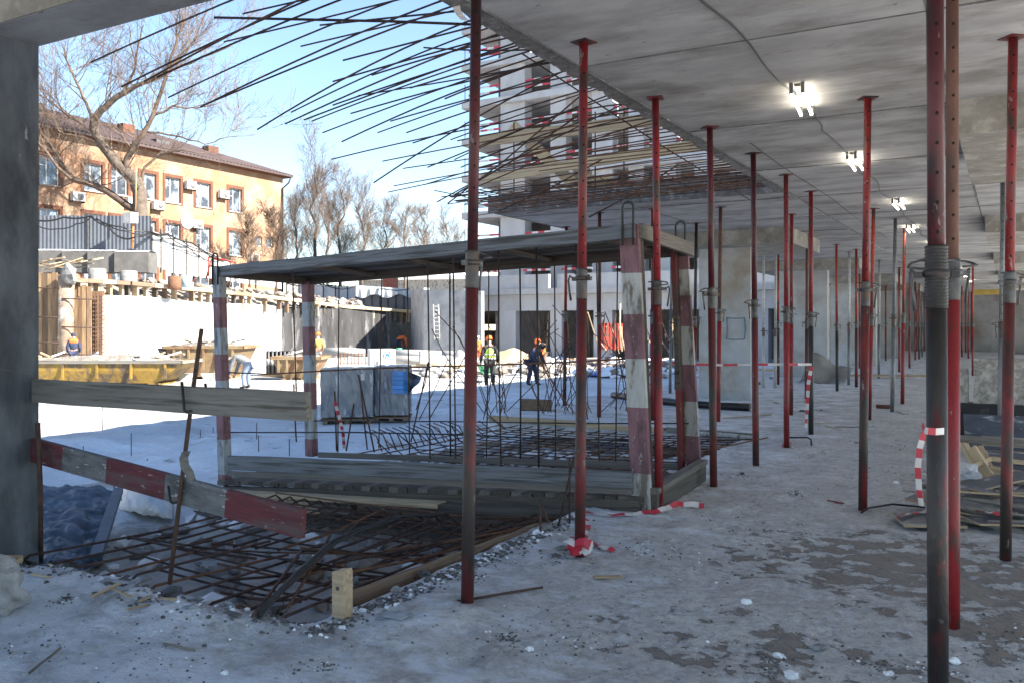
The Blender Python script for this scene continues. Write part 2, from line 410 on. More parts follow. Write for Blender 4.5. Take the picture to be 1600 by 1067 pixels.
def hlip(x, y):
    e = edge_y(x); t = (y - e + .10) / .5
    h = hfl(x, y)
    k = math.exp(-((y - e + .25) / .22) ** 2) * min(1, max(0, (-3.30 - x) / .25))
    h += k * (.035 + .03 * fr(x, y, 5, 3, 4.))
    t *= min(1, max(0, (-3.30 - x) / .12))
    if t > 0: h -= min(1, t) ** 1.3 * .42; h += .03 * fr(x, y, 9, 3, 7.) * min(1, t)
    return h
patch(-9.5, -6.6, 1.8, 4.0, .09, hlip)
patch(-6.6, -3.28, 1.8, 4.0, .03, hlip)
for a in ((-9.5, 5.2, -3.5, 1.8, .5), (3, 5.2, 1.8, 18, .4), (-3.28, 5.2, 18, 62, .35), (-8, -3.28, 13.1, 62, .25)): patch(*a)
fl.top('floor', M_floor, kind='structure')
b_ = MB()
b_.bb(-3.28, 5.2, -3.5, 62, -.3, -.04); b_.bb(-9.5, -3.295, -3.5, 3.4, -.3, -.06); b_.bb(-8, -3.29, 13.12, 62, -.3, -.06)
b_.bb(-3.292, -3.26, 3.3, 13.3, -.3, -.03)
b_.top('floor_slab', M_floor, kind='structure')
# yard ground, one sheet to the horizon
def hy(x, y):
    far = min(1, max(0, (math.hypot(x, y) - 120) / 100))
    h = -.58 + .05 * fr(x, y, .25, 3, 1.) + .035 * fr(x, y, 1.1, 4, 2.)
    if -24 < x < -3 and 3 < y < 26: h += .03 * abs(fr(x, y, 2.6, 3, 3.)) + .010 * fr(x, y, 7, 2, 3.)
    if x > -8.4 and y < 13.3: h += .05 * fr(x, y, 1.8, 4, 6.) + (.10 if y > 8.8 else .0)
    # snow heaps left of the passage
    for cx, cy, r, a in HEAPS:
        q = ((x-cx)**2 + (y-cy)**2) / (r*r)
        if q < 5: h += a * math.exp(-q) * (1 + .35 * fr(x, y, 2.2, 3, 8.))
    if x > -3.3 or (y > 13.15 and x > -7.9) or y < 3.3: h -= .35
    if x > -3.5 and 3.3 < y < 13.15: h -= .1
    return h - far * 2
HEAPS = []
for px, py, r, a in ((250, 672, 1.3, .14), (150, 690, 1.1, .12), (420, 700, 1.0, .16), (540, 690, .9, .10), (330, 690, .8, .12), (230, 790, .6, .16), (760, 640, 2.0, .10)):
    c = Z(px, py, -.5); HEAPS.append((c.x, c.y, r, a))
def nodes(lo, a, b, hi, st):
    xs = []; x = a; s = st
    while x > lo: s *= 1.35; x -= s; xs.append(x)
    xs = xs[::-1]; x = a
    while x < b: xs.append(x); x += st
    s = st; x = b
    while x < hi: xs.append(x); s *= 1.35; x += s
    return xs
xs = nodes(-600, -22, -3.2, 600, .11); ys = nodes(-500, 3.4, 25, 700, .11)
g = MB(); nx = len(xs)
for y in ys:
    for x in xs: g.v.append((x, y, hy(x, y)))
for j in range(len(ys)-1):
    for i in range(nx-1): g.f.append((j*nx+i, j*nx+i+1, (j+1)*nx+i+1, (j+1)*nx+i)); g.m.append(0); g.sm.append(True)
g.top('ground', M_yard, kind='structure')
# ------------------------------------------------------------------ ceiling
sl = MB()
sl.bb(-2.97, 5.6, -2.6, 62, CEIL+.006, 3.85); sl.bb(-8, -2.972, 13.15, 62, CEIL+.006, 3.85)  # unseen right and rear edges pulled in so sun and sky light the hall
sl.bb(-2.97, 5.6, -2.6, 62, 6.6, 6.85); sl.bb(-2.97, 5.6, -2.6, 62, 9.1, 9.35)
ceil = sl.top('ceiling', M_ceil, kind='structure')
def slab_panel(x0, x1, y0, y1):
    m = MB(); gp = .010
    z0 = CEIL + rnd.uniform(-.006, .004)
    m.bb(x0+gp, x1-gp, y0+gp, y1-gp, z0, CEIL+.009)
    m.part('ceiling_panel', M_ceil, ceil)
    if y0 < 20:
        f_ = MB(); f_.bb(x0-.006, x0+.004, y0+gp, y1-gp, CEIL-.012, CEIL+.006); f_.part('joint_fin', M_edge, ceil)
        f_ = MB(); f_.bb(x0+gp, x1-gp, y0-.004, y0+.005, CEIL-.010, CEIL+.006); f_.part('joint_fin', M_edge, ceil)
XE = [-2.86, -.45, 2.1, 5.6]; YE = [3.45 + 2.6*k for k in range(-2, 23)]
for j in range(len(YE)-1):
    for i in range(len(XE)-1): slab_panel(XE[i], XE[i+1], YE[j], YE[j+1])
for j in [q for q in range(len(YE)-1) if YE[q+1] > 13.6]:
    for a, b2 in ((-7.95, -5.4), (-5.4, -2.9)): slab_panel(a, b2, max(13.25, YE[j]), YE[j+1])
# ragged strip along the free slab edge
e = MB()
def edge_strip(p0, p1, n, wv, seed):
    for i in range(n):
        a = p0.lerp(p1, i/n); b2 = p0.lerp(p1, (i+1)/n)
        def ring(p, k):
            o = .035 * noise.noise(Vector((seed, k*.37, 0))) + .02 * noise.noise(Vector((seed, k*1.7, 3)))
            z = CEIL - .012 + .02 * noise.noise(Vector((seed, k*.9, 8)))
            return [p - wv*(.03+o), p + wv*(.13+o*.8)], z
        (q0, q1), z0 = ring(a, i); (q2, q3), z1 = ring(b2, i+1)
        vs = [Vector((q0.x, q0.y, z0)), Vector((q1.x, q1.y, CEIL+.006)), Vector((q3.x, q3.y, CEIL+.006)), Vector((q2.x, q2.y, z1)),
              Vector((q0.x, q0.y, 3.87)), Vector((q1.x, q1.y, 3.87)), Vector((q3.x, q3.y, 3.87)), Vector((q2.x, q2.y, 3.87))]
        e.add(vs, [(0,1,2,3), (0,3,7,4)])
edge_strip(Vector((-2.98, 2.0, 0)), Vector((-2.98, 13.2, 0)), 150, Vector((1,0,0)), 1.)
edge_strip(Vector((-2.97, 13.15, 0)), Vector((-8.0, 13.15, 0)), 60, Vector((0,1,0)), 4.)
e.part('slab_edge', M_edge, ceil)
# left bay: beam on the column, higher slab behind
lb = MB(); lb.bb(-9.5, -2.975, 3.30, 3.70, CEIL, 3.95)
lb.top('edge_beam', M_ceil, kind='structure')
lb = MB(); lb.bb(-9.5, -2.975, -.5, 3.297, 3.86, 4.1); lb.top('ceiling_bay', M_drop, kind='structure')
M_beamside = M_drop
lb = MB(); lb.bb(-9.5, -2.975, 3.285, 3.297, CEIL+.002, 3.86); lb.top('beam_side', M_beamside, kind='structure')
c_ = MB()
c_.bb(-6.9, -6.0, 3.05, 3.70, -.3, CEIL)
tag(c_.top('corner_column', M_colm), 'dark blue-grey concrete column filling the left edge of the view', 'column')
# drop panels and pillars
k = 0
M_dropu = M_ceil
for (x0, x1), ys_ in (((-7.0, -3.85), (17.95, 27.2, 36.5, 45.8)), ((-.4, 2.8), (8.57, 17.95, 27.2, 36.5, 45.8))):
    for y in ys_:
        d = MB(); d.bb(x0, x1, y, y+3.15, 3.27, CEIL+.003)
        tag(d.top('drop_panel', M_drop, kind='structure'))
PL = [('broad pale concrete pillar with a rectangle scribbled in blue on its face', -5.96, -4.83, 18.7),
      ('second broad concrete pillar from the open bay, behind the first pillar', -6.3, -4.83, 27.7),
      ('third broad concrete pillar from the open bay, deep in the hall', -6.3, -4.6, 36.9),
      ('fourth broad concrete pillar, far back in the hall', -6.3, -4.6, 46.2)]
for lab, x0, x1, y in PL:
    d = MB(); d.bb(x0, x1, y, y+.34, -.05, 3.272)
    o = d.top('concrete_pillar', M_colb, lab, 'pillar')
    if y < 19:
        c0 = YP(1135, 497, y-.004); c1 = YP(1163, 530, y-.004)
        for q, (a, b2) in enumerate((((c0.x, c0.z), (c1.x, c0.z)), ((c1.x, c0.z), (c1.x, c1.z)), ((c1.x, c1.z), (c0.x, c1.z)), ((c0.x, c1.z), (c0.x, c0.z)))):
            mm = MB(); mm.tube([(a[0], y-.002, a[1]), ((a[0]+b2[0])/2+.02, y-.002, (a[1]+b2[1])/2-.01), (b2[0], y-.002, b2[1])], .012, 5)
            mm.part('chalk_line', CHALK if 'CHALK' in globals() else mat('blue_chalk', (.16,.27,.36), None, 20, .9, .1, 50), o)
# walls deep in the hall
for nm, a in (('wall_far', (-8, .6, 60, 60.3)), ('wall_end', (.2, 6, 56, 56.3))):
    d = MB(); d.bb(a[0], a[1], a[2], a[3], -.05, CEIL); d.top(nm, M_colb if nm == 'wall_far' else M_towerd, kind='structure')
d = MB(); d.bb(-7.9, -7.6, 40, 60, -.05, CEIL); d.top('wall_side', M_colb, kind='structure')
# ------------------------------------------------------------------ fluorescent lamps and cable on the ceiling
M_tube = mat('lit_fluorescent_tube', (1,1,1), None, 1, .5, 0, var=0, emit=(1.0, .90, .72), estr=5)
M_fit = mat('lamp_fitting', (.16,.16,.155), None, 8, .5, .05)
LY = [(-1.56, 7.75), (-1.60, 11.0), (-1.56, 15.2), (-1.75, 19.2), (-1.6, 23.0), (-1.6, 26.4), (-1.6, 30.0), (-1.6, 34.0), (-1.5, 38.4), (-1.5, 43.0)]
LO = ['nearest', 'second', 'third', 'fourth', 'fifth', 'sixth', 'seventh', 'eighth', 'ninth', 'farthest']
for i, (x, y) in enumerate(LY):
    r = thing('ceiling_lamp', '%s twin-tube fluorescent lamp along the cable on the concrete ceiling' % LO[i], 'lamp', (x, y, CEIL), 'bare fluorescent lamps along the ceiling cable', rz=rnd.uniform(-.12, .12))
    for s_ in (-1, 1):
        m = MB(); m.tube([(s_*.045, -.42, -.075), (s_*.045, .42, -.075)], .0115, 8); m.part('lamp_tube', M_tube, r, local=True)
        for e_ in (-1, 1):
            m = MB(); m.box((s_*.045, e_*.428, -.045), (.03, .016, .09)); m.part('tube_holder', M_fit, r, local=True)
    m = MB(); m.box((0, 0, -.015), (.05, .80, .022)); m.part('fitting', M_fit, r, local=True)
cb = MB(); pts = []
y = 3.2
while y < 45:
    sag = abs(math.sin((y - 3.2) * 1.35)) * .035 + .012
    xx = -1.62 + .05 * noise.noise(Vector((y * .9, 0, 0))) * 2 + (.04 if y < 9 else 0)
    pts.append((xx, y, CEIL - sag - (.05 * abs(noise.noise(Vector((y*.4, 5, 0)))))))
    y += .2
cb.tube(pts, .008, 5)
cb.top('ceiling_cable', M_rubber, 'black cable sagging along the ceiling past the fluorescent lamps', 'cable')
# thin second cable further left on the ceiling
cb = MB(); cb.tube([(-2.45 + .02*math.sin(y_), y_, CEIL-.006) for y_ in [9.5 + .8*k for k in range(16)]], .004, 4)
cb.top('thin_wire', M_dark, 'thin dark wire running straight along the ceiling between slab edge and lamps', 'wire')
# ------------------------------------------------------------------ steel props
def prop(xb, yb, xr, yr, up, lo, label, zc=1.93, ha=0., n=12, group='telescopic steel props under the slab', sleeve='galv', zswap=None, d=None, th=False, tw=1.0):
    if d is None: base = Z(xb, yb, .0)
    else: base = P(xb, 600, d); base.z = 0
    dd = base.dot(FW)
    sl_ = ((xr - xb) / (yb - yr)) if yb > yr else 0
    H = CEIL - .004
    ax = (RT * sl_ + Vector((0, 0, 1))).normalized()
    base.z = -.01 if base.x > -3.3 else -.03
    zax = ax; xax = (RT * math.cos(ha) + FW * math.sin(ha)); xax = (xax - zax * xax.dot(zax)).normalized(); yax = zax.cross(xax)
    M = Matrix(((xax.x, yax.x, zax.x, base.x), (xax.y, yax.y, zax.y, base.y), (xax.z, yax.z, zax.z, base.z), (0,0,0,1)))
    root = thing('steel_prop', label, 'prop', group=group, M=M)
    L = (H - base.z) / ax.z
    m = MB(); m.tube([(0,0,0), (0,0,.6), (0,0,zc-.16)], .0375*tw, n); m.part('lower_tube', PR[lo], root, local=True)
    m = MB(); pf = []
    z = zc - .16
    pf.append((.039*tw, z))
    if th:
        while z < zc + .10: pf += [(.0425*tw, z+.004), (.0425*tw, z+.008), (.038*tw, z+.012)]; z += .014
    else: pf += [(.0395*tw, z+.01), (.0395*tw, zc+.04), (.0395*tw, zc+.055)]; z = zc + .055
    m.lathe(pf + [(.032*tw, z+.002)], n); m.part('threaded_sleeve', PR['dark'] if th else M_galv, root, local=True)
    m = MB(); m.lathe([(.040*tw, zc-.030), (.048*tw, zc-.028), (.050*tw, zc-.012), (.048*tw, zc), (.041*tw, zc+.001)], n)
    for a in (0, math.pi): m.box((math.cos(a)*.066*tw, 0, zc-.018), (.032, .022, .028))
    c = m.part('adjusting_collar', M_galv if not th else PR['dark'], root, local=True)
    m = MB()
    if n > 8:
        m.tube([(.07,0,zc-.02), (.10,.01,zc+.005), (.105,.02,zc-.03), (.095,.02,zc-.10), (.085,.015,zc-.17)], .008, 6)
        m.part('collar_handle', M_galv, root, local=True)
        m = MB(); m.tube([(-.075,-.01,zc+.045), (.0,-.01,zc+.045), (.06,-.01,zc+.045), (.095,-.02,zc+.035), (.10,-.06,zc+.02), (.06,-.085,zc+.015), (0,-.09,zc+.01)], .006, 6)
        m.part('locking_pin', M_galv, root, local=True)
    else:
        m.tube([(.05,0,zc-.02), (.10,0,zc), (.09,0,zc-.12)], .008, 4); m.part('collar_handle', M_galv, root, local=True)
    m = MB(); m.tube([(0,0,zc), (0,0,zc+.8), (0,0,L-.006)], .031*tw, n)
    m.part('upper_tube', PR[up], root, local=True)
    if n > 6:
        m = MB(); z = zc + .16
        # drilled pin holes on both sides of the upper tube
        tocam = -Vector((base.x, base.y, 0)).normalized()
        la = math.atan2(tocam.dot(yax), tocam.dot(xax)) + .15
        for s_ in (la, la + math.pi):
            zz = z
            while zz < L - .12:
                c0 = Vector((math.cos(s_)*.0312*tw, math.sin(s_)*.0312*tw, zz)); tt = Vector((-math.sin(s_), math.cos(s_), 0)); nn = Vector((math.cos(s_), math.sin(s_), 0))
                m.add([c0 + tt*.0075*math.cos(q*math.pi/4) + Vector((0,0,.0085))*math.sin(q*math.pi/4) + nn*(.0006 - .0010*abs(math.cos(q*math.pi/4))) for q in range(8)], [tuple(range(8))])
                zz += .125
        m.part('pin_hole_row', M_hole, root, local=True)['kind'] = 'stuff'
    m = MB(); m.box((0, 0, L-.004), (.135, .135, .008)); m.part('top_plate', PR['rust' if up != 'grey' else 'grey'], root, local=True)
    return root
PROPS = [
 (730,945, 744,0, 'maroon','rust','foremost tall red prop, its foot at the edge of the rebar pit',1.98,.9,14),
 (906,866, 912,65, 'red','rust','red prop with red and white tape bundled round its foot',1.95,2.4,14),
 (1030,795, 1024,140, 'red','red','red prop standing in front of the open right end of the timber passage',1.94,-.3,12),
 (1115,758, 1109,197, 'maroon','rust','maroon prop with blackened foot just right of the timber passage',1.93,3.4,12),
 (1181,725, 1177,240, 'maroon','rust','dark-topped maroon prop third right of the timber passage, foot in white dust',1.85,3.6,12),
 (1229,698, 1228,274, 'red','red','bright red prop with pink tape tied round its foot',1.80,.2,12),
 (1267,677, 1267,302, 'red','dark','prop with dark grey lower half and barrier tape hanging beside it',1.75,.2,10),
 (1348,795, 1356,155, 'red','rust','tall red prop with blackened lower half and a bent wire at its foot',1.93,.0,12),
 (1358,655, 1365,335, 'orange','red','slim red prop directly behind the tall red prop with blackened lower half',1.75,.4,10),
 (1466,1098, 1461,0, 'maroon','dark','nearest prop, thick dark lower tube with rusty screw thread and dull red top',1.84,2.9,18),
 (1488,983, 1488,15, 'brown','red','near prop with brown upper tube and bright red lower tube',1.90,.1,16),
 (1571,872, 1583,58, 'red','rust','red prop at the right edge standing before the plywood pile',1.92,.2,14),
 (1563,692, 1567,280, 'grey','grey','slim zinc-grey prop at the right edge beside the black-based wall',1.60,3.3,10),
 (1394,643, 1399,345, 'grey','grey','grey prop in the middle distance under the fourth lamp',1.75,.2,10),
 (1410,630, 1413,372, 'orange','red','orange-red prop just right of the grey prop in the middle distance',1.80,.2,8),
 (1236,648, 1237,340, 'red','red','slim red prop almost hidden behind the bright red prop with the pink-taped foot',1.80,1.,10),
 (1308,610, 1307,395, 'orange','dark','orange-red prop with dark lower half left of the tall prop with the bent wire',1.65,.2,8),
 (1338,604, 1338,400, 'orange','rust','orange prop seen just left of the tall prop with blackened lower half',1.7,.4,8),
 (1326,600, 1327,425, 'pale','grey','pale grey prop between two orange props in front of the third pillar',1.65,.4,8),
 (1260,622, 1261,398, 'brown','rust','brown rusty prop standing just left of the grey-footed prop with hanging tape',1.7,3.,8),
 (1216,600, 1216,404, 'orange','rust','red prop seen against the open gap between the first two pillars',1.7,.2,8),
 (1122,657, 1126,320, 'brown','red','brown-topped red prop in front of the first concrete pillar',1.85,.3,10),
 (1084,637, 1088,350, 'dark','red','red prop with dark top behind the far right post of the passage',1.75,.2,10),
 (936,650, 937,333, 'rust','red','slim red prop at the pit edge left of the near right post of the passage',1.80,.2,10),
 (882,632, 885,345, 'red','rust','slim red prop at the far pit edge left of the taped prop',1.85,.2,10),
 (1019,655, 1020,360, 'red','red','slim red prop seen between the near right post and the red prop before the passage',1.80,.2,8),
 (1047,614, 1049,398, 'grey','grey','grey prop seen inside the right end of the timber passage',1.7,.2,8),
 (1056,607, 1056,404, 'red','rust','slim red prop seen inside the right end of the passage beside the grey one',1.7,.2,8),
 (1193,606, 1193,434, 'pale','pale','leftmost of the two whitish poles between the first two pillars',1.5,.2,8),
 (1211,606, 1212,434, 'pale','pale','rightmost of the two whitish poles between the first two pillars',1.5,.2,8),
 (1373,590, 1374,448, 'pale','grey','slim pale prop before the third pillar, left of the grey prop in the middle distance',1.6,.2,8),
]
for p_ in PROPS:
    prop(*p_[:7], zc=p_[7], ha=p_[8], n=p_[9], th=(p_[0] == 1466), tw=(1.10 if p_[0] == 1466 else 1.0))
# distant rows: one of each kind, then copies
kinds = {}
FARP = []
for px, ty in ((1405,418),(1421,425),(1430,441),(1436,443),(1441,447),(1425,470),(1448,452),(1498,452),(1503,447),(1509,455),(1513,444),(1520,411),(1527,470),(1533,468),(1540,474),(1548,470),(1552,466),(1557,465),(1580,468),(1589,470),(1595,460),(1384,440),(1350,442),(1343,425),(1298,452),(1303,458),(1416,476),(1434,474),(1443,478),(1475,462),(1480,470),(1506,478),(1516,480),(1536,482),(1545,484),(1560,482),(1574,478),(1585,484),(1414,462),(1427,462),(1432,458),(1438,464),(1444,458),(1507,466),(1512,470),(1519,462),(1523,472),(1529,458),(1535,462),(1543,458),(1546,476),(1553,474),(1562,470),(1388,470),(1393,478),(1369,478),(1357,478),(1346,474),(1334,470),(1320,474),(1330,480),(1408,474),(1405,456),(1458,473),(1511,464),(1406,481),(1459,472),(1512,463),(1407,480),(1460,471),(1513,462),(1408,479),(1461,470),(1514,461),(1409,478),(1462,469),(1515,460),(1410,477),(1463,468),(1516,459),(1411,476),(1464,467),(1517,458),(1412,475),(1465,466),(1518,457),(1413,474),(1466,465),(1519,456),(1414,473),(1467,464),(1520,481),(1400,482),(1364,470),(1312,470),(1420,488),(1428,489),(1462,476),(1470,483),(1500,487),(1524,488),(1531,489)):
    FARP.append((px, FPX * (CEIL - CAM_H) / (HOR - ty)))
for i, (px, d) in enumerate(FARP):
    kd = ('orange', 'red', 'red', 'orange', 'grey', 'red', 'brown', 'orange')[i % 8]
    b0 = P(px, 600, d); b0.z = 0
    lab = {'orange': 'one of the distant orange-red props crowded at the deep end of the hall', 'red': 'one of the distant red props crowded at the deep end of the hall', 'rust': 'one of the distant dull rusty red props at the deep end of the hall',
           'grey': 'one of the distant grey props crowded at the deep end of the hall', 'brown': 'one of the distant brown props crowded at the deep end of the hall'}[kd]
    if kd not in kinds:
        kinds[kd] = prop(px, 600, px, 500, kd, {'orange': 'red', 'brown': 'rust'}.get(kd, kd), lab, 1.7, .3, 8, 'distant props at the deep end of the hall', d=d)
    else:
        a = rnd.uniform(-.012, .012)
        copy_tree(kinds[kd], Matrix.Translation(Vector((b0.x, b0.y, -.01))) @ Matrix.Rotation(a, 4, 'X') @ Matrix.Rotation(rnd.uniform(0, 6), 4, 'Z'))
# ------------------------------------------------------------------ starter bars over the open bay (they belong to the ceiling slab)
def sbar(Y, T, r=.0085, m=None, z0=3.70, x0=-2.9, bend=1.7, name='starter_bar', jy=0.):
    """bar cast into the slab edge, drooping to its tip T"""
    pts = []
    for i in range(9):
        t = i / 8
        p = Vector((x0 + (T.x - x0) * t, Y + (T.y - Y) * t + jy * math.sin(math.pi * t), z0 + (T.z - z0) * t ** bend))
        pts.append(p)
    mm = MB(); mm.tube(pts, r, 6); mm.part(name, m or M_rebar, ceil)
BARS = [(3.77,142,98),(4.05,190,136),(4.2,245,121),(4.42,263,153),(4.62,313,168),(4.72,318,165),(4.3,380,22),(5.0,402,203),(5.15,536,95),(4.85,470,73),(5.32,446,194),(5.57,475,188),(5.7,487,190),(5.78,641,138),
        (5.5,581,118),(5.92,504,208),(6.05,534,222),(6.05,695,155),(6.4,590,208),(6.7,635,208),(6.95,645,224),(7.0,704,219),(5.9,662,75),(6.3,584,286),(7.35,710,250),(7.5,683,316),(3.95,225,128),(4.5,350,66),(4.95,500,40),
        (7.8,720,262),(8.1,760,240),(8.35,728,300),(6.6,610,190),(6.2,560,150),(5.4,520,128),(7.2,668,262),(5.2,455,176),(5.65,520,165),(6.15,548,178)]
for k, (Y, px, py) in enumerate(BARS):
    T = YP(px, py, Y); sbar(Y, T, .0068 if k % 3 else .006, bend=1.12 + .35 * ((k * 7) % 5) / 5, jy=rnd.uniform(-.03, .03))
# cross bar lying over the near starter bars
mm = MB(); mm.tube([P(335,28,6.3), P(470,31,6.05), P(610,34,5.9), P(740,39,5.85)], .009, 6); mm.part('cross_bar', M_rebar, ceil)
Y = 7.7
k = 0
while Y < 13.05:
    ln = rnd.uniform(1.6, 4.2) if Y < 9 else (rnd.uniform(2.2, 4.8) if Y < 11 else rnd.uniform(3.8, 5.4))
    dr = rnd.uniform(.05, .35) if Y < 9 else rnd.uniform(-.02, .22)
    sbar(Y, Vector((-2.9 - ln, Y + rnd.uniform(-.25, .25), 3.68 - dr)), .0072, M_rebarb if rnd.random() < .55 else M_rebar, bend=rnd.uniform(1.2, 2))
    Y += .17 if Y < 9.5 else (.17 if Y < 11 else .12); k += 1
# long loose diagonals
for a, b2 in (((815,84,8.2), (1180,318,12.6)), ((700,318,9.5), (905,152,7.4)), ((920,340,9.8), (1060,258,9.6)), ((780,330,9.4), (940,250,9.2)), ((710,305,8.5), (905,180,7.9))):
    mm = MB(); p0 = P(*a); p1 = P(*b2); mm.tube([p0, p0.lerp(p1, .5) + Vector((0,0,-.03)), p1], .008, 6); mm.part('loose_bar', M_rebar, ceil)
# bars running out of the far slab towards the viewer, in two layers
for lay, (z0, st) in enumerate(((3.66, .24),)):
    x = -7.8
    while x < -3.05:
        l2 = rnd.uniform(1.6, 2.5)
        mm = MB(); y0 = 13.3
        mm.tube([(x + rnd.uniform(-.03,.03) * q, y0 - l2 * q / 4, z0 - .03 * (q / 4) ** 2 * rnd.uniform(0, 3)) for q in range(5)], .008, 5)
        mm.part('mesh_bar', M_rebarb if rnd.random() < .6 else M_rebar, ceil); x += st
for z0 in (3.64,):
    y = 11.2
    while y < 13.1:
        mm = MB(); xa = rnd.uniform(-7.9, -7.2)
        mm.tube([(xa, y, z0 - .05), (-5.5, y + rnd.uniform(-.04,.04), z0-.03), (-2.9, y + rnd.uniform(-.03,.03), z0)], .008, 5); mm.part('mesh_bar', M_rebarb if rnd.random() < .6 else M_rebar, ceil); y += .22
# guard boards of the upper slab, on their rods
def plank(a, b2, wd, th, m, name, parent=None, label=None, cat=None, group=None, seg=1, warp=.0, up=Vector((0,0,1)), mis=None, tilt=0.):
    """board from a to b2; wd along up, th across"""
    M = frame(a, b2, up) @ Matrix.Rotation(tilt, 4, 'X'); L = (b2 - a).length; mm = MB(); rg = []
    seg = max(seg, 2)
    for i in range(seg + 1):
        x = L * i / seg; o = warp * math.sin(i * 2.1 + L); bv = .003
        h = wd / 2 + rnd.uniform(-.001, .001); t = th / 2
        rg.append([(x, -t+bv, -h+o), (x, t-bv, -h+o), (x, t, -h+bv+o), (x, t, h-bv+o), (x, t-bv, h+o), (x, -t+bv, h+o), (x, -t, h-bv+o), (x, -t, -h+bv+o)])
    mm.rings(rg, mis)
    o = link(name, mm.mesh(name, m), parent, M)
    if label: tag(o, label, cat, group)
    return o
gr = thing('guard_rail', 'two long tan guard boards on rods along the far slab edge above the rebar mesh', 'guard rail', (-6, 13.2, 3.85))
plank(YP(745,222,13.22), YP(1024,187,13.2), .20, .04, M_wfresh, 'rail_board', gr)
plank(YP(752,281,13.24), YP(1097,226,13.2), .17, .04, M_wfresh, 'rail_board', gr)
plank(YP(800,196,13.6), YP(905,296,13.6), .20, .04, M_wpale, 'brace_board', gr)
for px in (803, 975, 930):
    p = YP(px, 240, 13.28); mm = MB(); mm.tube([(p.x, 13.28, 3.8), (p.x, 13.28, 5.15)], .012, 6); mm.part('rail_rod', M_rebar, gr)
tri = MB(); c0 = YP(905, 300, 13.8)
for a, b2 in (((898,262),(918,300)), ((918,262),(905,300)), ((915,278),(962,284)), ((925,290),(958,282))):
    plank(YP(a[0],a[1],13.8), YP(b2[0],b2[1],13.9), .12, .05, M_wpale, 'brace_board', gr)
# white hanging strip at the near slab edge
mm = MB(); q = [P(712,2,5.35), P(714,16,5.4), P(720,26,5.4), P(727,32,5.42)]
rg = [[p + RT*(-.022) , p + RT*.022, p + RT*.022 + FW*.003, p - RT*.022 + FW*.003] for p in q]
mm.rings(rg); mm.top('hanging_strip', M_twht, 'short curled white strip hanging at the slab edge beside the foremost prop', 'strip')
# ------------------------------------------------------------------ near guard rail on the pit edge
wl = 3.66
a = YP(54, 610, wl); b2 = YP(482, 635, wl)
o = plank(a, b2, .164, .045, M_wbeige, 'guard_board', None, 'long plain grey-beige guard board held across the pit beside the column', 'board', seg=6, warp=.002)
# striped board
a = YP(52, 702, wl); b2 = YP(474, 818, wl); L = (b2-a).length
sg = []
cuts = [0, .03]
XS = [62, 102, 170, 262, 356, 474]
fr_ = [max(0., (YP(x_, 705, wl) - YP(52, 702, wl)).x / (b2 - a).x) for x_ in XS]
M = frame(a, b2); mm = MB(); rg = []; mis = []
st = [0.] + fr_[1:-1] + [1.]
h = .082; t = .022
for i, s_ in enumerate(st):
    x = L*s_; rg.append([(x,-t,-h),(x,t,-h),(x,t,h),(x,-t,h)])
mm.rings(rg, [0,1,0,1,0])
tag(link('striped_board', mm.mesh('striped_board', [M_pred, M_pgry]), None, M), 'sloping guard board painted in faded red and grey stripes across the near pit', 'board')
def rod(pts, r, m, label, cat='rod', n=6, group=None, name='rebar_stake'):
    mm = MB(); mm.tube(pts, r, n); return mm.top(name, m, label, cat, group)
rod([Z(64,856) + Vector((0,0,-.1)), YP(63,760,3.55), YP(59,660,3.58)], .017, M_rebar, 'thick rusty stake standing against the column foot, behind the striped board', 'stake')
rod([YP(265,912,3.60), YP(283,760,3.62), YP(300,620,3.72), YP(315,514,3.72)], .0135, M_rebar, 'tall leaning rusty stake carrying both guard boards', 'stake')
mm = MB(); y_ = wl - .05
mm.tube([YP(284,596,y_), YP(288,640,y_), YP(292,643,y_), YP(300,640,y_)+Vector((0,.12,0)), YP(296,600,y_)+Vector((0,.12,0))], .009, 6)
mm.top('board_hook', M_dark, 'dark steel hook holding the plain guard board to the leaning stake', 'hook')
mm = MB(); mm.tube([YP(263,758,y_), YP(266,782,y_), YP(270,786,y_), YP(276,783,y_)+Vector((0,.06,0))], .008, 6)
mm.top('board_hook', M_dark, 'dark steel hook holding the striped board to the leaning stake', 'hook')
# ribbon on the stake
def ribbon(pts, wv, m, label, cat='tape', name='barrier_tape', w=.035, stripe=None, twist=.0):
    """flat striped tape; wv: width direction"""
    mm = MB(); n = len(pts); m0 = len(mm.v)
    for i, p in enumerate(pts):
        a_ = twist * i; t_ = (pts[min(i+1,n-1)] - pts[max(i-1,0)]).normalized()
        u = wv - t_*wv.dot(t_); u.normalize(); v = t_.cross(u); u = u*math.cos(a_) + v*math.sin(a_); v2 = t_.cross(u)
        mm.v += [tuple(p + u*w/2 + v2*.0008), tuple(p - u*w/2 + v2*.0008), tuple(p - u*w/2 - v2*.0008), tuple(p + u*w/2 - v2*.0008)]
    for i in range(n-1):
        for k_ in range(4):
            k2 = (k_+1)%4; mm.f.append((i*4+k_, i*4+k2, (i+1)*4+k2, (i+1)*4+k_)); mm.m.append((i//stripe) % 2 if stripe else 0); mm.sm.append(False)
    return mm.top(name, m, label, cat)
ribbon([YP(291,705,3.55), YP(287,715,3.5), YP(289,728,3.48), YP(296,738,3.48), YP(300,750,3.5)], RT, M_wbeige, 'pale cloth strip knotted on the leaning stake', 'cloth strip', 'cloth_strip', w=.05)
# thin wire to the column
rod([P(-20,571,5.7), P(20,580,5.9), P(57,591,6.15)], .0025, M_galv, 'thin pale wire tied from the left to the plain guard board', 'wire', 4, name='thin_wire')
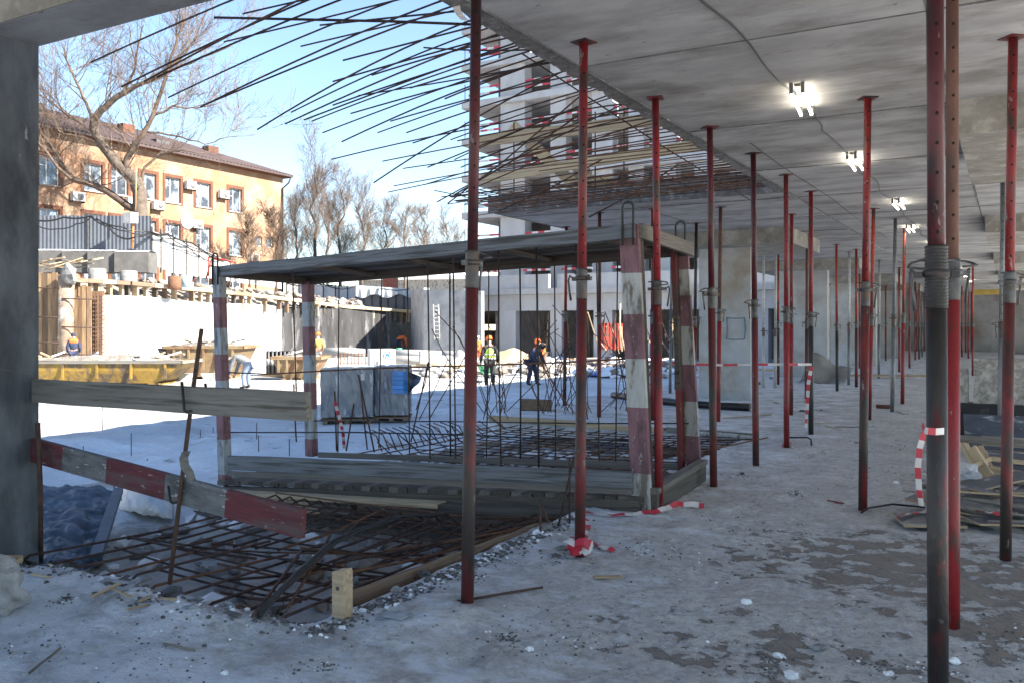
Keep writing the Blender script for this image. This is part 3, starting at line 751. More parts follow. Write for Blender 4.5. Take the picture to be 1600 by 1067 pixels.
# ------------------------------------------------------------------ timber passage (walk-through canopy) over the pit
YN, YF = 7.13, 8.76
gp = thing('timber_passage', 'long roofed timber walkway with red and white striped corner posts standing across the pit', 'walkway', (-5.4, 7.95, -.1))
def leg(px0, py0, px1, py1, Y, wx, wy, cols, mats, name='corner_post', Y1=None):
    Y1 = Y1 or Y
    a = YP(px0, py0, Y); b2 = YP(px1, py1, Y1); mm = MB(); rg = []
    for s_ in cols:
        p = a.lerp(b2, s_); rg.append([p + Vector((-wx/2,-wy/2,0)), p + Vector((wx/2,-wy/2,0)), p + Vector((wx/2,wy/2,0)), p + Vector((-wx/2,wy/2,0))])
    mis = [k_ % 2 for k_ in range(len(cols)-1)]
    mm.rings(rg, mis); return mm.part(name, mats, gp)
# near left, far left, near right, far right
leg(352,757, 342,418, YN, .11, .11, [0,.05,.21,.34,.48,.60,.72,.86,1], [M_ppink, M_pbluw])
leg(487,712, 481,440, YF, .12, .12, [0,.10,.27,.42,.58,.74,.88,1], [M_ppink, M_pbluw])
leg(1004,797, 983,352, YN, .175, .05, [0,.13,.36,.53,.685,.83,1], [M_pwht, M_ppink])
leg(1086,755, 1064,385, YF+.05, .15, .05, [0,.20,.345,.50,.66,.79,.90,1], [M_ppink, M_pwht])
# darker inner side of the right posts (a second plank nailed behind)
leg(1016,797, 997,356, YN+.075, .05, .10, [0,1], [M_wdark, M_wdark], 'post_backing')
leg(1066,752, 1054,392, YF-.03, .05, .10, [0,.4,.72,1], [PR['rust'], M_wdark], 'post_backing')
def lerpz(p, q, x): return p.lerp(q, x)
# roof corners
RNL = YP(346,418,YN); RNR = YP(985,353,YN); RFL = YP(478,432,YF); RFR = YP(1070,383,YF)
BNL = YP(350,748,YN); BNR = YP(1008,774,YN); BFL = YP(487,714,YF); BFR = YP(1088,735,YF)
dv = Vector((0,0,.0))
fas = .125
plank(RNL + Vector((.02,-.03,-.05)), RNR + Vector((.06,-.03,-.05)), fas, .05, M_wblue, 'roof_fascia', gp, seg=10, warp=.003)
plank(RFL + Vector((0,.0,-.06)), RFR + Vector((.05,0,-.06)), .11, .05, M_wdark, 'roof_fascia', gp, seg=8)
plank(RNR + Vector((.10,.0,-.05)), RFR + Vector((.06,0.05,-.05)), .13, .045, M_wgrey, 'roof_end_board', gp)
plank(RNL + Vector((0,0,-.06)), RFL + Vector((0,0,-.06)), .11, .045, M_wdark, 'roof_end_board', gp)
# roof boards run lengthwise
nb = 9
for k_ in range(nb):
    f0 = (k_ + .5) / nb
    a = RNL.lerp(RFL, f0) + Vector((.03,0,.00)); b2 = RNR.lerp(RFR, f0) + Vector((.03,0,.0))
    o = plank(a + Vector((0,0,rnd.uniform(-.008,.008))), b2 + Vector((0,0,rnd.uniform(-.008,.008))), .172, .028, (M_wdark, M_wgrey, M_wdark)[k_ % 3], 'roof_board', gp, seg=4, up=Vector((0,1,0)))
# cross bearers under the roof
for f0 in (.22, .46, .70, .93):
    a = RNL.lerp(RNR, f0) + Vector((0,.02,-.05)); b2 = RFL.lerp(RFR, f0) + Vector((0,-.02,-.05))
    plank(a, b2, .05, .09, M_wdark, 'roof_bearer', gp)
# turf of dirt on the far roof edge
mm = MB(); 
for k_ in range(26):
    p = RFL.lerp(RFR, .55 + .45*rnd.random()) + Vector((rnd.uniform(-.05,.05), rnd.uniform(-.9,.0), .03)); mm.blob(p, rnd.uniform(.03,.06), (1.4,1,.5), k_, sub=1)
mm.part('roof_dirt', M_rockd, gp)
# top lifting loops
for (px, py, Y, w_, h_) in ((336,405,YN,.045,.32), (981,328,YN,.05,.33), (1063,357,YF,.05,.30)):
    c0 = YP(px, py, Y - .07)
    top = c0.z + .02
    pts = [(c0.x - w_, c0.y, top - h_), (c0.x - w_, c0.y, top)]
    for q in range(1, 6):
        a_ = math.pi - q*math.pi/6; pts.append((c0.x + w_*math.cos(a_), c0.y, top + w_*math.sin(a_)))
    pts += [(c0.x + w_, c0.y, top), (c0.x + w_, c0.y, top - h_)]
    mm = MB(); mm.tube(pts, .011, 7); mm.part('lifting_loop', M_dark, gp)
# deck: short boards across, on long sills
def sill(a, b2, wd, th, m, nm, off): return plank(a + off, b2 + off, wd, th, m, nm, gp, seg=6, warp=.003)
plank(YP(358,722,YN-.05), YP(988,751,YN-.05), .165, .04, M_wblue, 'toe_board', gp, seg=8, warp=.003)
plank(YP(358,739,YN-.085), YP(988,767,YN-.085), .055, .04, M_wgrey, 'toe_board', gp, seg=8)
plank(YP(498,710,YF), YP(1068,729,YF), .07, .04, M_wgrey, 'toe_board', gp, seg=8)
plank(YP(352,765,YN-.06), YP(1000,790,YN-.06), .10, .06, M_wdark, 'sill_beam', gp, seg=6)
plank(BNR + Vector((.08,-.02,-.06)), BFR + Vector((.05,.06,-.02)), .17, .07, M_wdark, 'sill_beam', gp)
plank(BNR + Vector((.08,-.02,.05)), BFR + Vector((.05,.06,.09)), .05, .10, M_wgrey, 'sill_beam', gp)
nb = 44
for k_ in range(nb):
    f0 = (k_ + .5)/nb; a = BNL.lerp(BNR, f0) + Vector((0, -.085 + rnd.uniform(-.02,.02), -.025 + .0*f0)); b2 = BFL.lerp(BFR, f0) + Vector((0, 0, -.05))
    mm = MB(); L_ = (BNR - BNL).length/nb; M = frame(a, b2); ln = (b2-a).length
    w_ = L_/2 - rnd.uniform(.001,.003); hh = .024 + rnd.uniform(-.003,.003)
    rg = [[(x,-w_,-hh),(x,w_,-hh),(x,w_-rnd.uniform(0,.008),hh),(x,-w_+rnd.uniform(0,.008),hh)] for x in (0,.05,ln)]
    mm.rings(rg)
    link('deck_board', mm.mesh('deck_board', M_wdark if k_ % 3 else M_wgrey), gp, M @ Matrix.Rotation(rnd.uniform(-.01,.01), 4, 'X'))
# vertical rods between roof and floor, near side and far side
for i, (px, py, px1, py1, Y) in enumerate(((463,612,457,422,YN+.02), (592,700,597,412,YF), (704,714,703,398,YF), (712,716,708,402,YN+.05), (813,716,812,388,YF), (842,738,838,380,YN+.1), (936,722,932,395,YF), (463,690,459,600,YN+.02), (574,702,562,590,YN+.4),(528,706,530,424,YF),(640,712,636,410,YF),(672,716,668,405,YN+.06),(760,716,764,395,YF),(783,728,779,388,YN+.08),(868,726,866,384,YF),(905,745,900,372,YN+.1),(962,730,965,383,YF))):
    mm = MB(); p0 = YP(px,py,Y); p1 = YP(px1,py1,Y); mm.tube([p0, p0.lerp(p1,.5) + Vector((rnd.uniform(-.012,.012),0,0)), p1], .0105 if i in (2,4,5) else .008, 6); mm.part('tie_rod', M_dark if i in (2,4,5) else M_rebar, gp)
# hand rails of rebar
for pts in (((345,581),(420,584),(560,576),(760,570),(880,566),(984,560)), ((355,675),(560,675),(700,678),(830,684),(1000,688))):
    mm = MB(); mm.tube([YP(x_, y_, YN+.07) for x_, y_ in pts], .0085, 6); mm.part('hand_rail', M_rebarb if pts[0][1] < 600 else M_dark, gp)
for pts in (((490,657),(700,658),(900,661),(1076,661)),):
    mm = MB(); mm.tube([YP(x_, y_, YF) for x_, y_ in pts], .008, 6); mm.part('hand_rail', M_dark, gp)
# dust mat on deck is loose: leave out. Timbers carrying the passage
def tim(px0,py0,px1,py1,Y,wd,th,m,lab,name='support_timber', Y1=None):
    return plank(YP(px0,py0,Y), YP(px1,py1,Y1 or Y), wd, th, m, name, None, lab, 'timber', 'loose timbers under the passage', seg=4, warp=.002)
tim(345,768,690,788,6.95,.05,.16,M_wpale,'long pale timber lying right under the left half of the passage')
tim(368,778,487,789,6.90,.07,.10,M_wfresh,'short pale timber with faint blue marks below the left end of the passage')
tim(490,792,552,797,6.92,.085,.12,M_wbeige,'squared timber block between the dark gap and the pale timber under the passage')
tim(420,789,495,799,6.75,.05,.10,M_wfresh,'thin pale offcut lowest under the left end of the passage')
tim(565,790,905,806,6.95,.12,.12,M_wdark,'long dark beam carrying the right half of the passage')
# ------------------------------------------------------------------ pit: lower bars (belong to the floor slab being cast)
pit = thing('reinforcement_mat', 'tangled rusty reinforcement bars spanning the pit along the near floor edge', 'rebar', (-4.8, 5.3, -.2))
def pbar(a, b2, r=.0085, sag=.03, m=None, par=None, mid=None):
    mm = MB(); pts = [a, a.lerp(b2,.33) + Vector((0,0,-sag)), a.lerp(b2,.66) + Vector((0,0,-sag)), b2]
    if mid: pts = [a] + mid + [b2]
    mm.tube(pts, r, 6); mm.part('rebar_bar', m or (M_rebar if rnd.random() < .75 else M_rebarb), par or pit)
# bars running in Y out of the near edge, their near ends bent down into the concrete
xs_ = [-6.0 + .27*k_ for k_ in range(10)]
for x in xs_:
    e_ = edge_y(x); L_ = rnd.uniform(.9, 1.5) if x < -4.3 else rnd.uniform(2.2, 3.4)
    z = -.03 + rnd.uniform(-.02,.02)
    pbar(Vector((x, e_-.02, -.07)), Vector((x + rnd.uniform(-.1,.1), e_ + L_, z - .04)), .0095, 0, mid=[Vector((x + .01, e_+.06, z))])
# bars running in X (from the timber edge), long
for k_ in range(6):
    y = 4.1 + .5*k_ + rnd.uniform(-.04,.04); ln = rnd.uniform(1.6, 2.9)
    pbar(Vector((-3.36, y + rnd.uniform(-.05,.05), -.06 + rnd.uniform(-.02,.02))), Vector((-3.36 - ln, y + rnd.uniform(-.3,.3), -.10 + rnd.uniform(-.05,.04))), rnd.choice((.0085,.0105)), rnd.uniform(0,.05))
# the diagonal tangle measured from the photograph
ZB = -.03
for px0,py0,px1,py1,z0,z1,r in ((400,960,560,815,.02,-.05,.012),(450,948,516,835,.0,-.05,.010),(395,962,470,860,.03,0,.011),(200,838,400,872,-.05,-.05,.011),(210,839,520,915,-.06,-.1,.008),(300,855,640,862,-.08,-.06,.007),
        (330,848,720,868,-.04,-.08,.009),(470,855,700,882,-.02,-.05,.009),(420,868,640,905,-.03,-.08,.008),(540,895,800,830,.0,-.02,.010),(600,860,860,815,-.02,.0,.009),(360,905,520,885,-.05,-.08,.009),(250,890,470,940,-.1,-.12,.009),
        (340,880,600,930,-.1,-.12,.009),(390,920,560,870,-.05,-.08,.009),(440,950,660,845,-.02,-.06,.010),(520,880,840,812,-.02,0,.009),(345,925,480,935,-.1,-.1,.011),(560,905,760,880,-.08,-.08,.008)):
    a = Z(px0,py0,z0); b2 = Z(px1,py1,z1); pbar(a, b2, r, rnd.uniform(0,.025))
# the thick bent bar arching in the middle
pts = [Z(405,955,.03), Z(470,888,.02), Z(520,845,.03), Z(560,826,.05), Z(620,807,.0), Z(700,803,-.06)]
mm = MB(); mm.tube(pts, .013, 7); mm.part('rebar_bar', M_dark, pit)
mm = MB(); mm.tube([p + Vector((.03,-.03,-.01)) for p in pts[:5]], .011, 7); mm.part('rebar_bar', M_dark, pit)
# bars passing under the passage, with hooked ends, on a regular pitch
for k_ in range(15):
    px = 520 + 27*k_
    a = Z(px, 884 - k_*2.6, -.14); c_0 = Vector((a.x - .02*k_*0, 6.55, -.12))
    a = Vector((-3.6 - .21*(14-k_)*.9, 4.6 + .05*k_, -.14))
    pbar(a, Vector((a.x, 6.35, -.14)), .0095, 0, mid=[Vector((a.x, 5.6, -.13)), Vector((a.x, 6.25, -.06))])
for y in (5.55, 5.95, 6.3, 6.6):
    pbar(Vector((-3.38, y, -.10)), Vector((-6.6, y + rnd.uniform(-.1,.1), -.13)), .0095, .01)
# far mat beyond the passage
fm = thing('reinforcement_mat', 'flat grid of rusty bars over snowy rubble beyond the timber passage', 'rebar', (-6, 10.8, -.2))
for k_ in range(15):
    y = 9.1 + .26*k_; xa = -7.2 - .9*(k_/26) + rnd.uniform(-.25,.25)
    mid = [Vector((xa + .30, y, -.13)), Vector((-5, y + rnd.uniform(-.03,.03), -.11))]
    pbar(Vector((xa, y, .06)), Vector((-3.2 + rnd.uniform(-.1,.2), y + rnd.uniform(-.05,.05), -.04)), .0085, 0, par=fm, mid=mid)
for k_ in range(14):
    x = -7.6 + .31*k_
    pbar(Vector((x + rnd.uniform(-.03,.03), 9.0, -.12)), Vector((x + rnd.uniform(-.03,.03), 12.9, -.10)), .0085, .01, par=fm)
for a in ((1080,690,1185,685),(1060,712,1200,683),(1020,700,1110,672)):
    pbar(Z(a[0],a[1],.02), Z(a[2],a[3],.03), .009, 0, par=fm)
# bent-up starter bars standing along the far left rim
for k_ in range(13):
    px = 575 + 11*k_; a = Z(px + 22, 704 - k_*1.5, -.1); b2 = a + Vector((-.30, .25, .16)); c_0 = b2 + Vector((-.28, .1, .04))
    pbar(a, c_0, .0095, 0, par=fm, mid=[b2])
# timber edge of the floor (formwork)
o = plank(Z(548,940,-.045) + Vector((-.02,0,0)), Z(842,829,-.045) + Vector((-.02,0,0)), .11, .04, M_wbrown, 'edge_formwork', None, 'narrow brown timber edging the floor beside the rebar pit', 'timber', seg=12, warp=.004)
o = plank(Vector((-7.9,13.0,-.02)), Vector((-6.2,12.98,-.02)), .10, .05, M_wfresh, 'edge_formwork', None, 'pale timber edging the far left corner of the cast slab behind the pit', 'timber', seg=3)
o = plank(Vector((-6.15,12.97,-.03)), Vector((-4.7,12.95,-.04)), .09, .05, M_wpale, 'edge_formwork', None, 'pale timber edging the middle of the far pit rim', 'timber', seg=3)
o = plank(Vector((-4.66,12.98,-.03)), Vector((-3.3,12.9,-.04)), .09, .05, M_wbeige, 'edge_formwork', None, 'grey-beige timber edging the right end of the far pit rim', 'timber', seg=3)
# short wooden stake in front
mm = MB(); c0 = Z(535, 958, 0); mm.rings([[(c0.x+sx*.040, c0.y+sy*.040, z) for sx, sy in ((-1,-1),(1,-1),(1,1),(-1,1))] for z in (-.08,.10,.235)] + [[(c0.x+sx*.036, c0.y+sy*.038, .245+.006*sx) for sx, sy in ((-1,-1),(1,-1),(1,1),(-1,1))]])
p_ = mm.top('wooden_stake', M_wfresh, 'short square wooden stake standing at the near corner of the pit', 'stake')
mm = MB(); q = c0 + Vector((-.0, -.0415, .15)); mm.lathe([(.006,-.002),(.012,-.001),(.012,.002),(.004,.004)], 8, M=Matrix.Translation(q) @ Matrix.Rotation(math.pi/2, 4, 'X')); mm.part('knot', M_wdark, p_)
# tarpaulin in the left corner of the pit
def cloth(nx, ny, fn, m, name, label, cat, sol=.004):
    mm = MB(); mm.grid(nx, ny, fn); o = mm.top(name, m, label, cat)
    md = o.modifiers.new('thickness', 'SOLIDIFY'); md.thickness = sol; return o
TA, TB, TC, TD = P(40,758,9.6), P(188,765,9.3), P(150,858,6.9), P(58,862,6.6)
TA.z=-.22; TB.z=-.20; TC.z=-.33; TD.z=-.28
def tf(u, v):
    p = TA.lerp(TB, u).lerp(TD.lerp(TC, u), v)
    q_ = noise.fractal(Vector((u*1.6+.6*math.sin(v*5), v*9, 3.)), .8, 2.1, 4); p.z += .10*(.35-abs(q_)) + .05*fr(u*2.2, v*2.5, 1, 2, 5.) + .05*math.sin(u*3)
    p.x += .06*fr(u*3, v*5, 1, 3, 12.)
    return p
cloth(110, 130, tf, M_tarp, 'tarpaulin', 'crumpled blue-grey tarpaulin in the left corner of the pit', 'tarpaulin')
# folded steel channel lying on the tarpaulin edge
a = P(185,772,9.0); a.z = -.10; b2 = P(150,850,7.0); b2.z = -.27
plank(a, b2, .06, .09, M_tarp, 'metal_channel', None, 'blue-grey metal channel lying along the right edge of the tarpaulin', 'channel', seg=2)
def bagf(u, v):
    a0 = Z(182,762,-.5); a1 = Z(272,792,-.5); a2 = Z(186,800,-.5); a3 = Z(270,816,-.5)
    p = a0.lerp(a1, u).lerp(a2.lerp(a3, u), v); p.z = -.47 + .26*math.sin(math.pi*min(1,max(0,u)))**.6*math.sin(math.pi*v)**.6 + .035*fr(u*5, v*6, 1, 3, 3.)
    return p
cloth(34, 20, bagf, M_filmw, 'plastic_sheet', 'whitish plastic sheet heaped right of the tarpaulin', 'plastic sheet')
# stakes and thin rods standing in the yard snow
for i, (px, py, py1, lab) in enumerate(((160,672,632,'thin dark rod in the snow under the plain guard board'), (205,715,676,'thin dark rod standing alone in the snow right of the left column'), (178,770,757,'short rod tip rising behind the striped board'),
        (313,683,672,'short rod in the snow just left of the near left post'), (333,677,667,'very short rod by the near left post, orange mark at its foot'), (130,703,696,'tiny rod stub in the snow near the column'),
        (401,690,660,'thin rod in the snow between the two left posts'), (404,701,680,'short stub beside the thin rod between the two left posts'), (452,712,685,'dark rod in the snow just left of the far left post'), (230,722,716,'tiny stub in the snow above the striped board'))):
    z0 = hy(*Z(px,py,-.5).xy); a = Z(px,py,z0-.0); d_ = a.dot(FW); rod([a - Vector((0,0,.05)), P(px,py1,d_)], .0075, M_dark, lab, 'rod', 5)
# thicket of bent rods beyond the mat (starter bars of a wall)
th = thing('starter_bar_cluster', 'thicket of splayed and bent thin reinforcement rods rising from the far pit rim', 'rebar', Z(870,640,-.4))
rr = random.Random(5)
CL = [(650,700,690,565),(668,640,735,505),(735,612,800,490),(790,470,800,560),(793,460,806,380),(770,520,800,440)]
for px, n_ in ((775,13),(862,12),(905,8),(960,7),(1000,9)):
    for k_ in range(n_):
        bx = px + rr.uniform(-22,22); by = rr.uniform(632,648) if px > 800 else rr.uniform(640,655)
        d_ = rr.uniform(14.0, 15.6); a = P(bx, by, d_)
        lean = rr.uniform(-75, 90); hgt = rr.uniform(60, 165)
        tp = P(bx + lean*hgt/120, by - hgt, d_ + rr.uniform(-.3,.8))
        bend = Vector((rr.uniform(-.32,.32), 0, rr.uniform(-.02,.1)))
        mm = MB(); mm.tube([a, a.lerp(tp,.35) + bend*.7, a.lerp(tp,.7) + bend, tp], .0075, 4)
        mm.part('rebar_bar', M_rebar if rr.random() < .8 else M_rebarb, th)
for a, b2, lab in (((655,655,14.),(700,560,14.5),'x'), ((672,652,13.),(746,520,14),'x'), ((650,640,12.),(670,565,12),'x'), ((900,620,9.5),(918,655,9.5),'x')):
    mm = MB(); p0 = P(*a); p1 = P(*b2); mm.tube([p0, p0.lerp(p1,.5)+Vector((.05,0,.05)), p1], .008, 5); mm.part('rebar_bar', M_rebar, th)
# two free standing rods left of the prop
for i, (x0,y0,x1,y1,d_,lab) in enumerate(((526,704,523,611,9.6,'dark rod standing before the wrapped pallets'), (541,704,553,630,9.8,'slanting rod beside the dark rod before the wrapped pallets'), (585,706,560,585,9.4,'long slanting rod crossing in front of the wrapped pallets'),
        (642,690,669,565,11.,'bent rod rising right of the wrapped pallets'), (860,826,844,780,6.9,'short rod stub at the pit edge, right of the foremost prop'), (872,823,897,712,6.95,'leaning rod at the pit edge left of the taped prop'),
        (890,818,890,715,7.1,'upright rusty rod at the pit edge left of the taped prop'), (845,836,843,784,6.7,'short upright rod stub at the pit corner'))):
    rod([P(x0,y0,d_), P(x0,y0,d_).lerp(P(x1,y1,d_),.5), P(x1,y1,d_)], .009, M_rebar, lab, 'rod', 6)
# small twist of tape on a rod
def tstripe(pts, n, lab, w=.05, wv=Vector((0,0,1)), stripe=2, twist=0.):
    out = []
    for i in range(len(pts)-1):
        for q in range(n): out.append(pts[i].lerp(pts[i+1], q/n))
    out.append(pts[-1]); return ribbon(out, wv, [M_tred, M_twht], lab, w=w, stripe=stripe, twist=twist)
tstripe([P(523,627,9.55), P(531,655,9.5), P(536,676,9.5), P(538,700,9.6)], 4, 'thin red and white tape strip hanging from the rod before the wrapped pallets', .035, RT, 1)
tstripe([P(1050,567,13.), P(1085,569,12.9), P(1130,570,12.8), P(1175,569,12.6), P(1225,569,12.4), P(1268,569,12.6)], 4, 'red and white barrier tape stretched level between the props before the first pillar', .034, Vector((0,0,1)), 2)
tstripe([P(1268,572,12.55), P(1263,600,12.5), P(1261,640,12.5), P(1259,668,12.5)], 4, 'barrier tape hanging down beside the prop with the grey lower half', .05, RT, 1, .1)
pp = P(1461,670,3.68)
tstripe([P(1441,662,3.62), P(1444,672,3.60), P(1450,673,3.58), P(1462,674,3.58), P(1475,673,3.62)], 3, 'barrier tape wrapped once round the nearest prop', .028, Vector((0,0,1)), 3)
tstripe([P(1444,675,3.60), P(1437,700,3.6), P(1434,730,3.6), P(1436,765,3.6), P(1440,790,3.6)], 6, 'barrier tape tail hanging from the nearest prop', .024, RT, 3, .05)
# tape round feet
f2 = Z(906,866,0)
mm = MB(); rg = []
out = []
for i in range(60):
    a_ = i*.42; r_ = .055 + .018*math.sin(i*1.3) + i*.0006; out.append(f2 + Vector((math.cos(a_)*r_, math.sin(a_)*r_, .02 + .09*(i/60) + .012*math.sin(i*2.1))))
ribbon(out, Vector((0,0,1)), [M_tred, M_twht], 'red and white tape bundled round the foot of the prop left of the passage', w=.05, stripe=4, twist=.21)
def gtape(pl, lab, w=.05, n=5, stripe=3, z=.012):
    ps = []
    for px, py in pl:
        p = Z(px, py, 0); p.z = hfl(p.x, p.y) + z; ps.append(p)
    out = []
    for i in range(len(ps)-1):
        for q in range(n):
            p = ps[i].lerp(ps[i+1], q/n); p.z += .012*abs(math.sin((i*n+q)*.9)); out.append(p)
    out.append(ps[-1])
    dirv = (ps[-1]-ps[0]).normalized(); return ribbon(out, dirv.cross(Vector((0,0,1))) + Vector((0,0,.5)), [M_tred, M_twht], lab, w=w, stripe=stripe, twist=.07)
gtape([(910,800),(940,804),(985,803),(1030,800),(1060,788),(1100,789)], 'red and white tape trailing on the floor along the right foot of the passage')
gtape([(893,862),(900,845),(912,838),(938,852),(958,857)], 'loose tape end on the floor beside the taped prop foot')
gtape([(912,808),(920,818),(912,835),(905,850)], 'tape strip running from the passage down to the taped prop foot')
gtape([(1222,700),(1226,690),(1234,692),(1240,701)], 'pink tape scrap tied at the foot of the bright red prop', .04, 4, 2, .02)
# ------------------------------------------------------------------ terrace and retaining walls round the yard
M_whitew = mat('white_membrane_wall', (.50,.50,.49), (.38,.38,.37), 1.5, .7, .1, 6, c3=(.28,.26,.24), s3=.9, t3=.64, w3=.08, var=0)
M_darkw = mat('tarred_wall', (.05,.05,.053), (.02,.02,.022), 1.2, .6, .3, 8, c3=(.16,.16,.165), s3=1.1, t3=.58, w3=.05, stretch=(1.6,1.6,.35), var=0)
M_soil = mat('snowy_soil', (.30,.26,.22), (.17,.14,.115), 1.6, .9, .5, 5, c3=(.60,.61,.62), s3=1.1, t3=.57, w3=.05, var=.1, bd=.1)
wl_pts = [(-200,40.5),(20,41.5),(160,42.5),(440,55),(540,60.5),(645,66),(760,70),(1100,74)]
def TP(i, off, z):
    px, d_ = wl_pts[i]; p = P(px, 500, d_ + off); p.z = z; return p
t_ = MB(); offs = [(.3,2.95),(1.6,3.0),(3.5,3.6),(7,3.9),(30,3.7),(120,3.6),(700,2)]
zadd = [0,.3,.2,-.2,-.3,-.35,0,0]
nn_ = 6
cols = []
for i in range(len(wl_pts)-1):
    for q in range(nn_): cols.append((wl_pts[i][0] + (wl_pts[i+1][0]-wl_pts[i][0])*q/nn_, wl_pts[i][1] + (wl_pts[i+1][1]-wl_pts[i][1])*q/nn_, zadd[i] + (zadd[i+1]-zadd[i])*q/nn_))
for c_i, (px, d_, za) in enumerate(cols):
    for o_, z_ in offs:
        p = P(px, 500, d_ + o_); t_.v.append((p.x, p.y, z_ + za + .12*fr(p.x, p.y, .6, 3, 1.)*(1 if o_ < 20 else 3)))
m_ = len(offs)
for i in range(len(cols)-1):
    for j in range(m_-1): t_.f.append((i*m_+j, (i+1)*m_+j, (i+1)*m_+j+1, i*m_+j+1)); t_.m.append(0); t_.sm.append(True)
t_.top('terrace', M_soil, kind='structure')
def wall_seg(a, b2, z0, z1a, z1b, th, m, name, label=None, cat='wall', par=None, wav=0.):
    mm = MB(); d_ = (b2 - a); d_.z = 0; n_ = Vector((-d_.y, d_.x, 0)).normalized()
    if n_.dot(FW) < 0: n_ = -n_
    rg = []; K = 14
    for i in range(K+1):
        t = i/K; p = a.lerp(b2, t); zt = z1a + (z1b-z1a)*t + wav*math.sin(t*9)
        rg.append([Vector((p.x,p.y,z0)), Vector((p.x,p.y,zt)), Vector((p.x,p.y,zt)) + n_*th, Vector((p.x,p.y,z0)) + n_*th])
    mm.rings(rg)
    if par: return mm.part(name, m, par)
    return mm.top(name, m, label, cat)
PA, PB, PC = P(160,500,42.3), P(440,500,55), P(643,500,65.5)
ww = wall_seg(PA, PB, -.9, 3.05, 2.75, .3, M_whitew, 'retaining_wall', 'blank white-faced retaining wall of the yard, dotted with small brown patches', wav=.05)
for px, py, s_ in ((205,481,.10),(246,482,.10),(264,484,.09),(297,484,.11),(380,485,.12),(205,533,.12),(221,532,.08),(262,529,.22),(246,534,.1),(237,534,.09),(380,530,.12),(393,532,.14),(251,517,.08),(251,511,.08),(393,560,.12)):
    d_ = 42.3 + (55-42.3)*0; 
    # intersect with wall plane
    n_ = (PB-PA); n_.z = 0; n_ = Vector((-n_.y, n_.x, 0)).normalized(); r_ = ray(px, py); tt = (PA - Vector((0,0,CAM_H))).dot(n_)/r_.dot(n_)
    c0 = Vector((0,0,CAM_H)) + r_*tt; 
    if n_.dot(FW) > 0: n_ = -n_
    mm = MB(); mm.blob(c0, s_, (.8,.8,.8), px, sub=1); vs = []
    for v in mm.v:
        q = Vector(v) - c0; q -= n_*q.dot(n_)*.85; q *= 1.5; vs.append(tuple(c0 + q))
    mm.v = vs; mm.part('wall_patch', M_stain, ww)
wall_seg(PB + (PB-PA).normalized()*.01, PC, -.9, 2.75, 2.65, .3, M_darkw, 'retaining_wall', 'black tar-coated retaining wall at the far side of the yard')
cw = wall_seg(P(642,500,64), P(662,500,58.5), -.9, 4.1, 4.1, .4, M_conc, 'concrete_wall', 'tall grey concrete wall with a ladder at the back of the yard')
wall_seg(P(662.2,500,58.5), P(752,500,56.5), -.9, 3.95, 3.8, .4, M_conc, 'wall_return', par=cw)
ld = thing('ladder', 'light ladder leaning on the grey concrete wall at the back of the yard', 'ladder', P(683,545,57.3))
for s_ in (-.17,.17):
    p0 = P(683,531,57.2) + RT*s_; p1 = P(681,476,57.6) + RT*s_; mm = MB(); mm.tube([p0,p1], .035, 5); mm.part('side_rail', M_pwht, ld)
for k_ in range(9):
    p = P(683,531,57.2).lerp(P(681,476,57.6), (k_+.5)/9); mm = MB(); mm.tube([p-RT*.17, p+RT*.17], .028, 4); mm.part('rung', M_pwht, ld)
# timber lagging at the left: boards, steel pile, reinforcement
tw_ = thing('timber_shoring', 'timber board shoring with a rusty round pile at the left end of the yard', 'shoring', P(110,560,42))
def vboard(px0, px1, y0, y1, d_, m, par, nm='shoring_board', th=.06):
    a = P(px0, y0, d_); b2 = P(px1, y0, d_); z1 = P(px0, y1, d_).z; z0 = a.z
    mm = MB(); n_ = FW
    vs = [a, b2, b2+n_*th, a+n_*th]; mm.rings([[Vector((v.x,v.y,min(z0,z1))) for v in vs], [Vector((v.x,v.y,max(z0,z1))) for v in vs]]); mm.part(nm, m, par)
x = 50
while x < 91:
    w_ = rnd.uniform(6,9); vboard(x, min(92,x+w_-.25), 562, 427+rnd.uniform(-3,3), 41.9+rnd.uniform(-.03,.03), rnd.choice((M_wbv,M_wbv,M_wpv)), tw_); x += w_
x = 114
while x < 142:
    w_ = rnd.uniform(5,7.5); vboard(x, min(145,x+w_-.3), 562, 445+rnd.uniform(-3,3), 42.0+rnd.uniform(-.03,.03), rnd.choice((M_wpv,M_wpv,M_wbv)), tw_); x += w_
mm = MB(); mm.tube([P(102,562,41.6), P(103,500,41.6), P(104,432,41.6)], [.36,.35,.37], 12); mm.part('round_pile', mat('rusty_brown_pile', (.28,.21,.15), (.14,.10,.08), 3, .8, .4, 8, c3=(.45,.42,.38), s3=2, t3=.6), tw_)
mm = MB(); mm.blob(P(108,430,41.3), .45, (.8,.8,1.1), 3); mm.part('concrete_lump', M_rock, tw_)
for py in (450,495,535,558):
    mm = MB(); mm.tube([P(50,py,41.4), P(92,py+1,41.3)], .03, 5); mm.part('waler_rod', M_rebar, tw_)
for py in (467,511,553):
    mm = MB(); mm.tube([P(96,py,41.2), P(152,py+1,41.4)], .03, 5); mm.part('waler_rod', M_rebar, tw_)
for k_ in range(16):
    mm = MB(); py = 462 + 6.3*k_; mm.tube([P(144,py,42.1), P(162,py,42.1)], .02, 4); mm.part('mesh_rod', M_rebarb, tw_)
for px in (146,151,156,160):
    mm = MB(); mm.tube([P(px,561,42.15), P(px,458,42.15)], .022, 4); mm.part('mesh_rod', M_rebarb, tw_)
vboard(143.3, 163, 562, 455, 42.35, M_wbv, tw_)
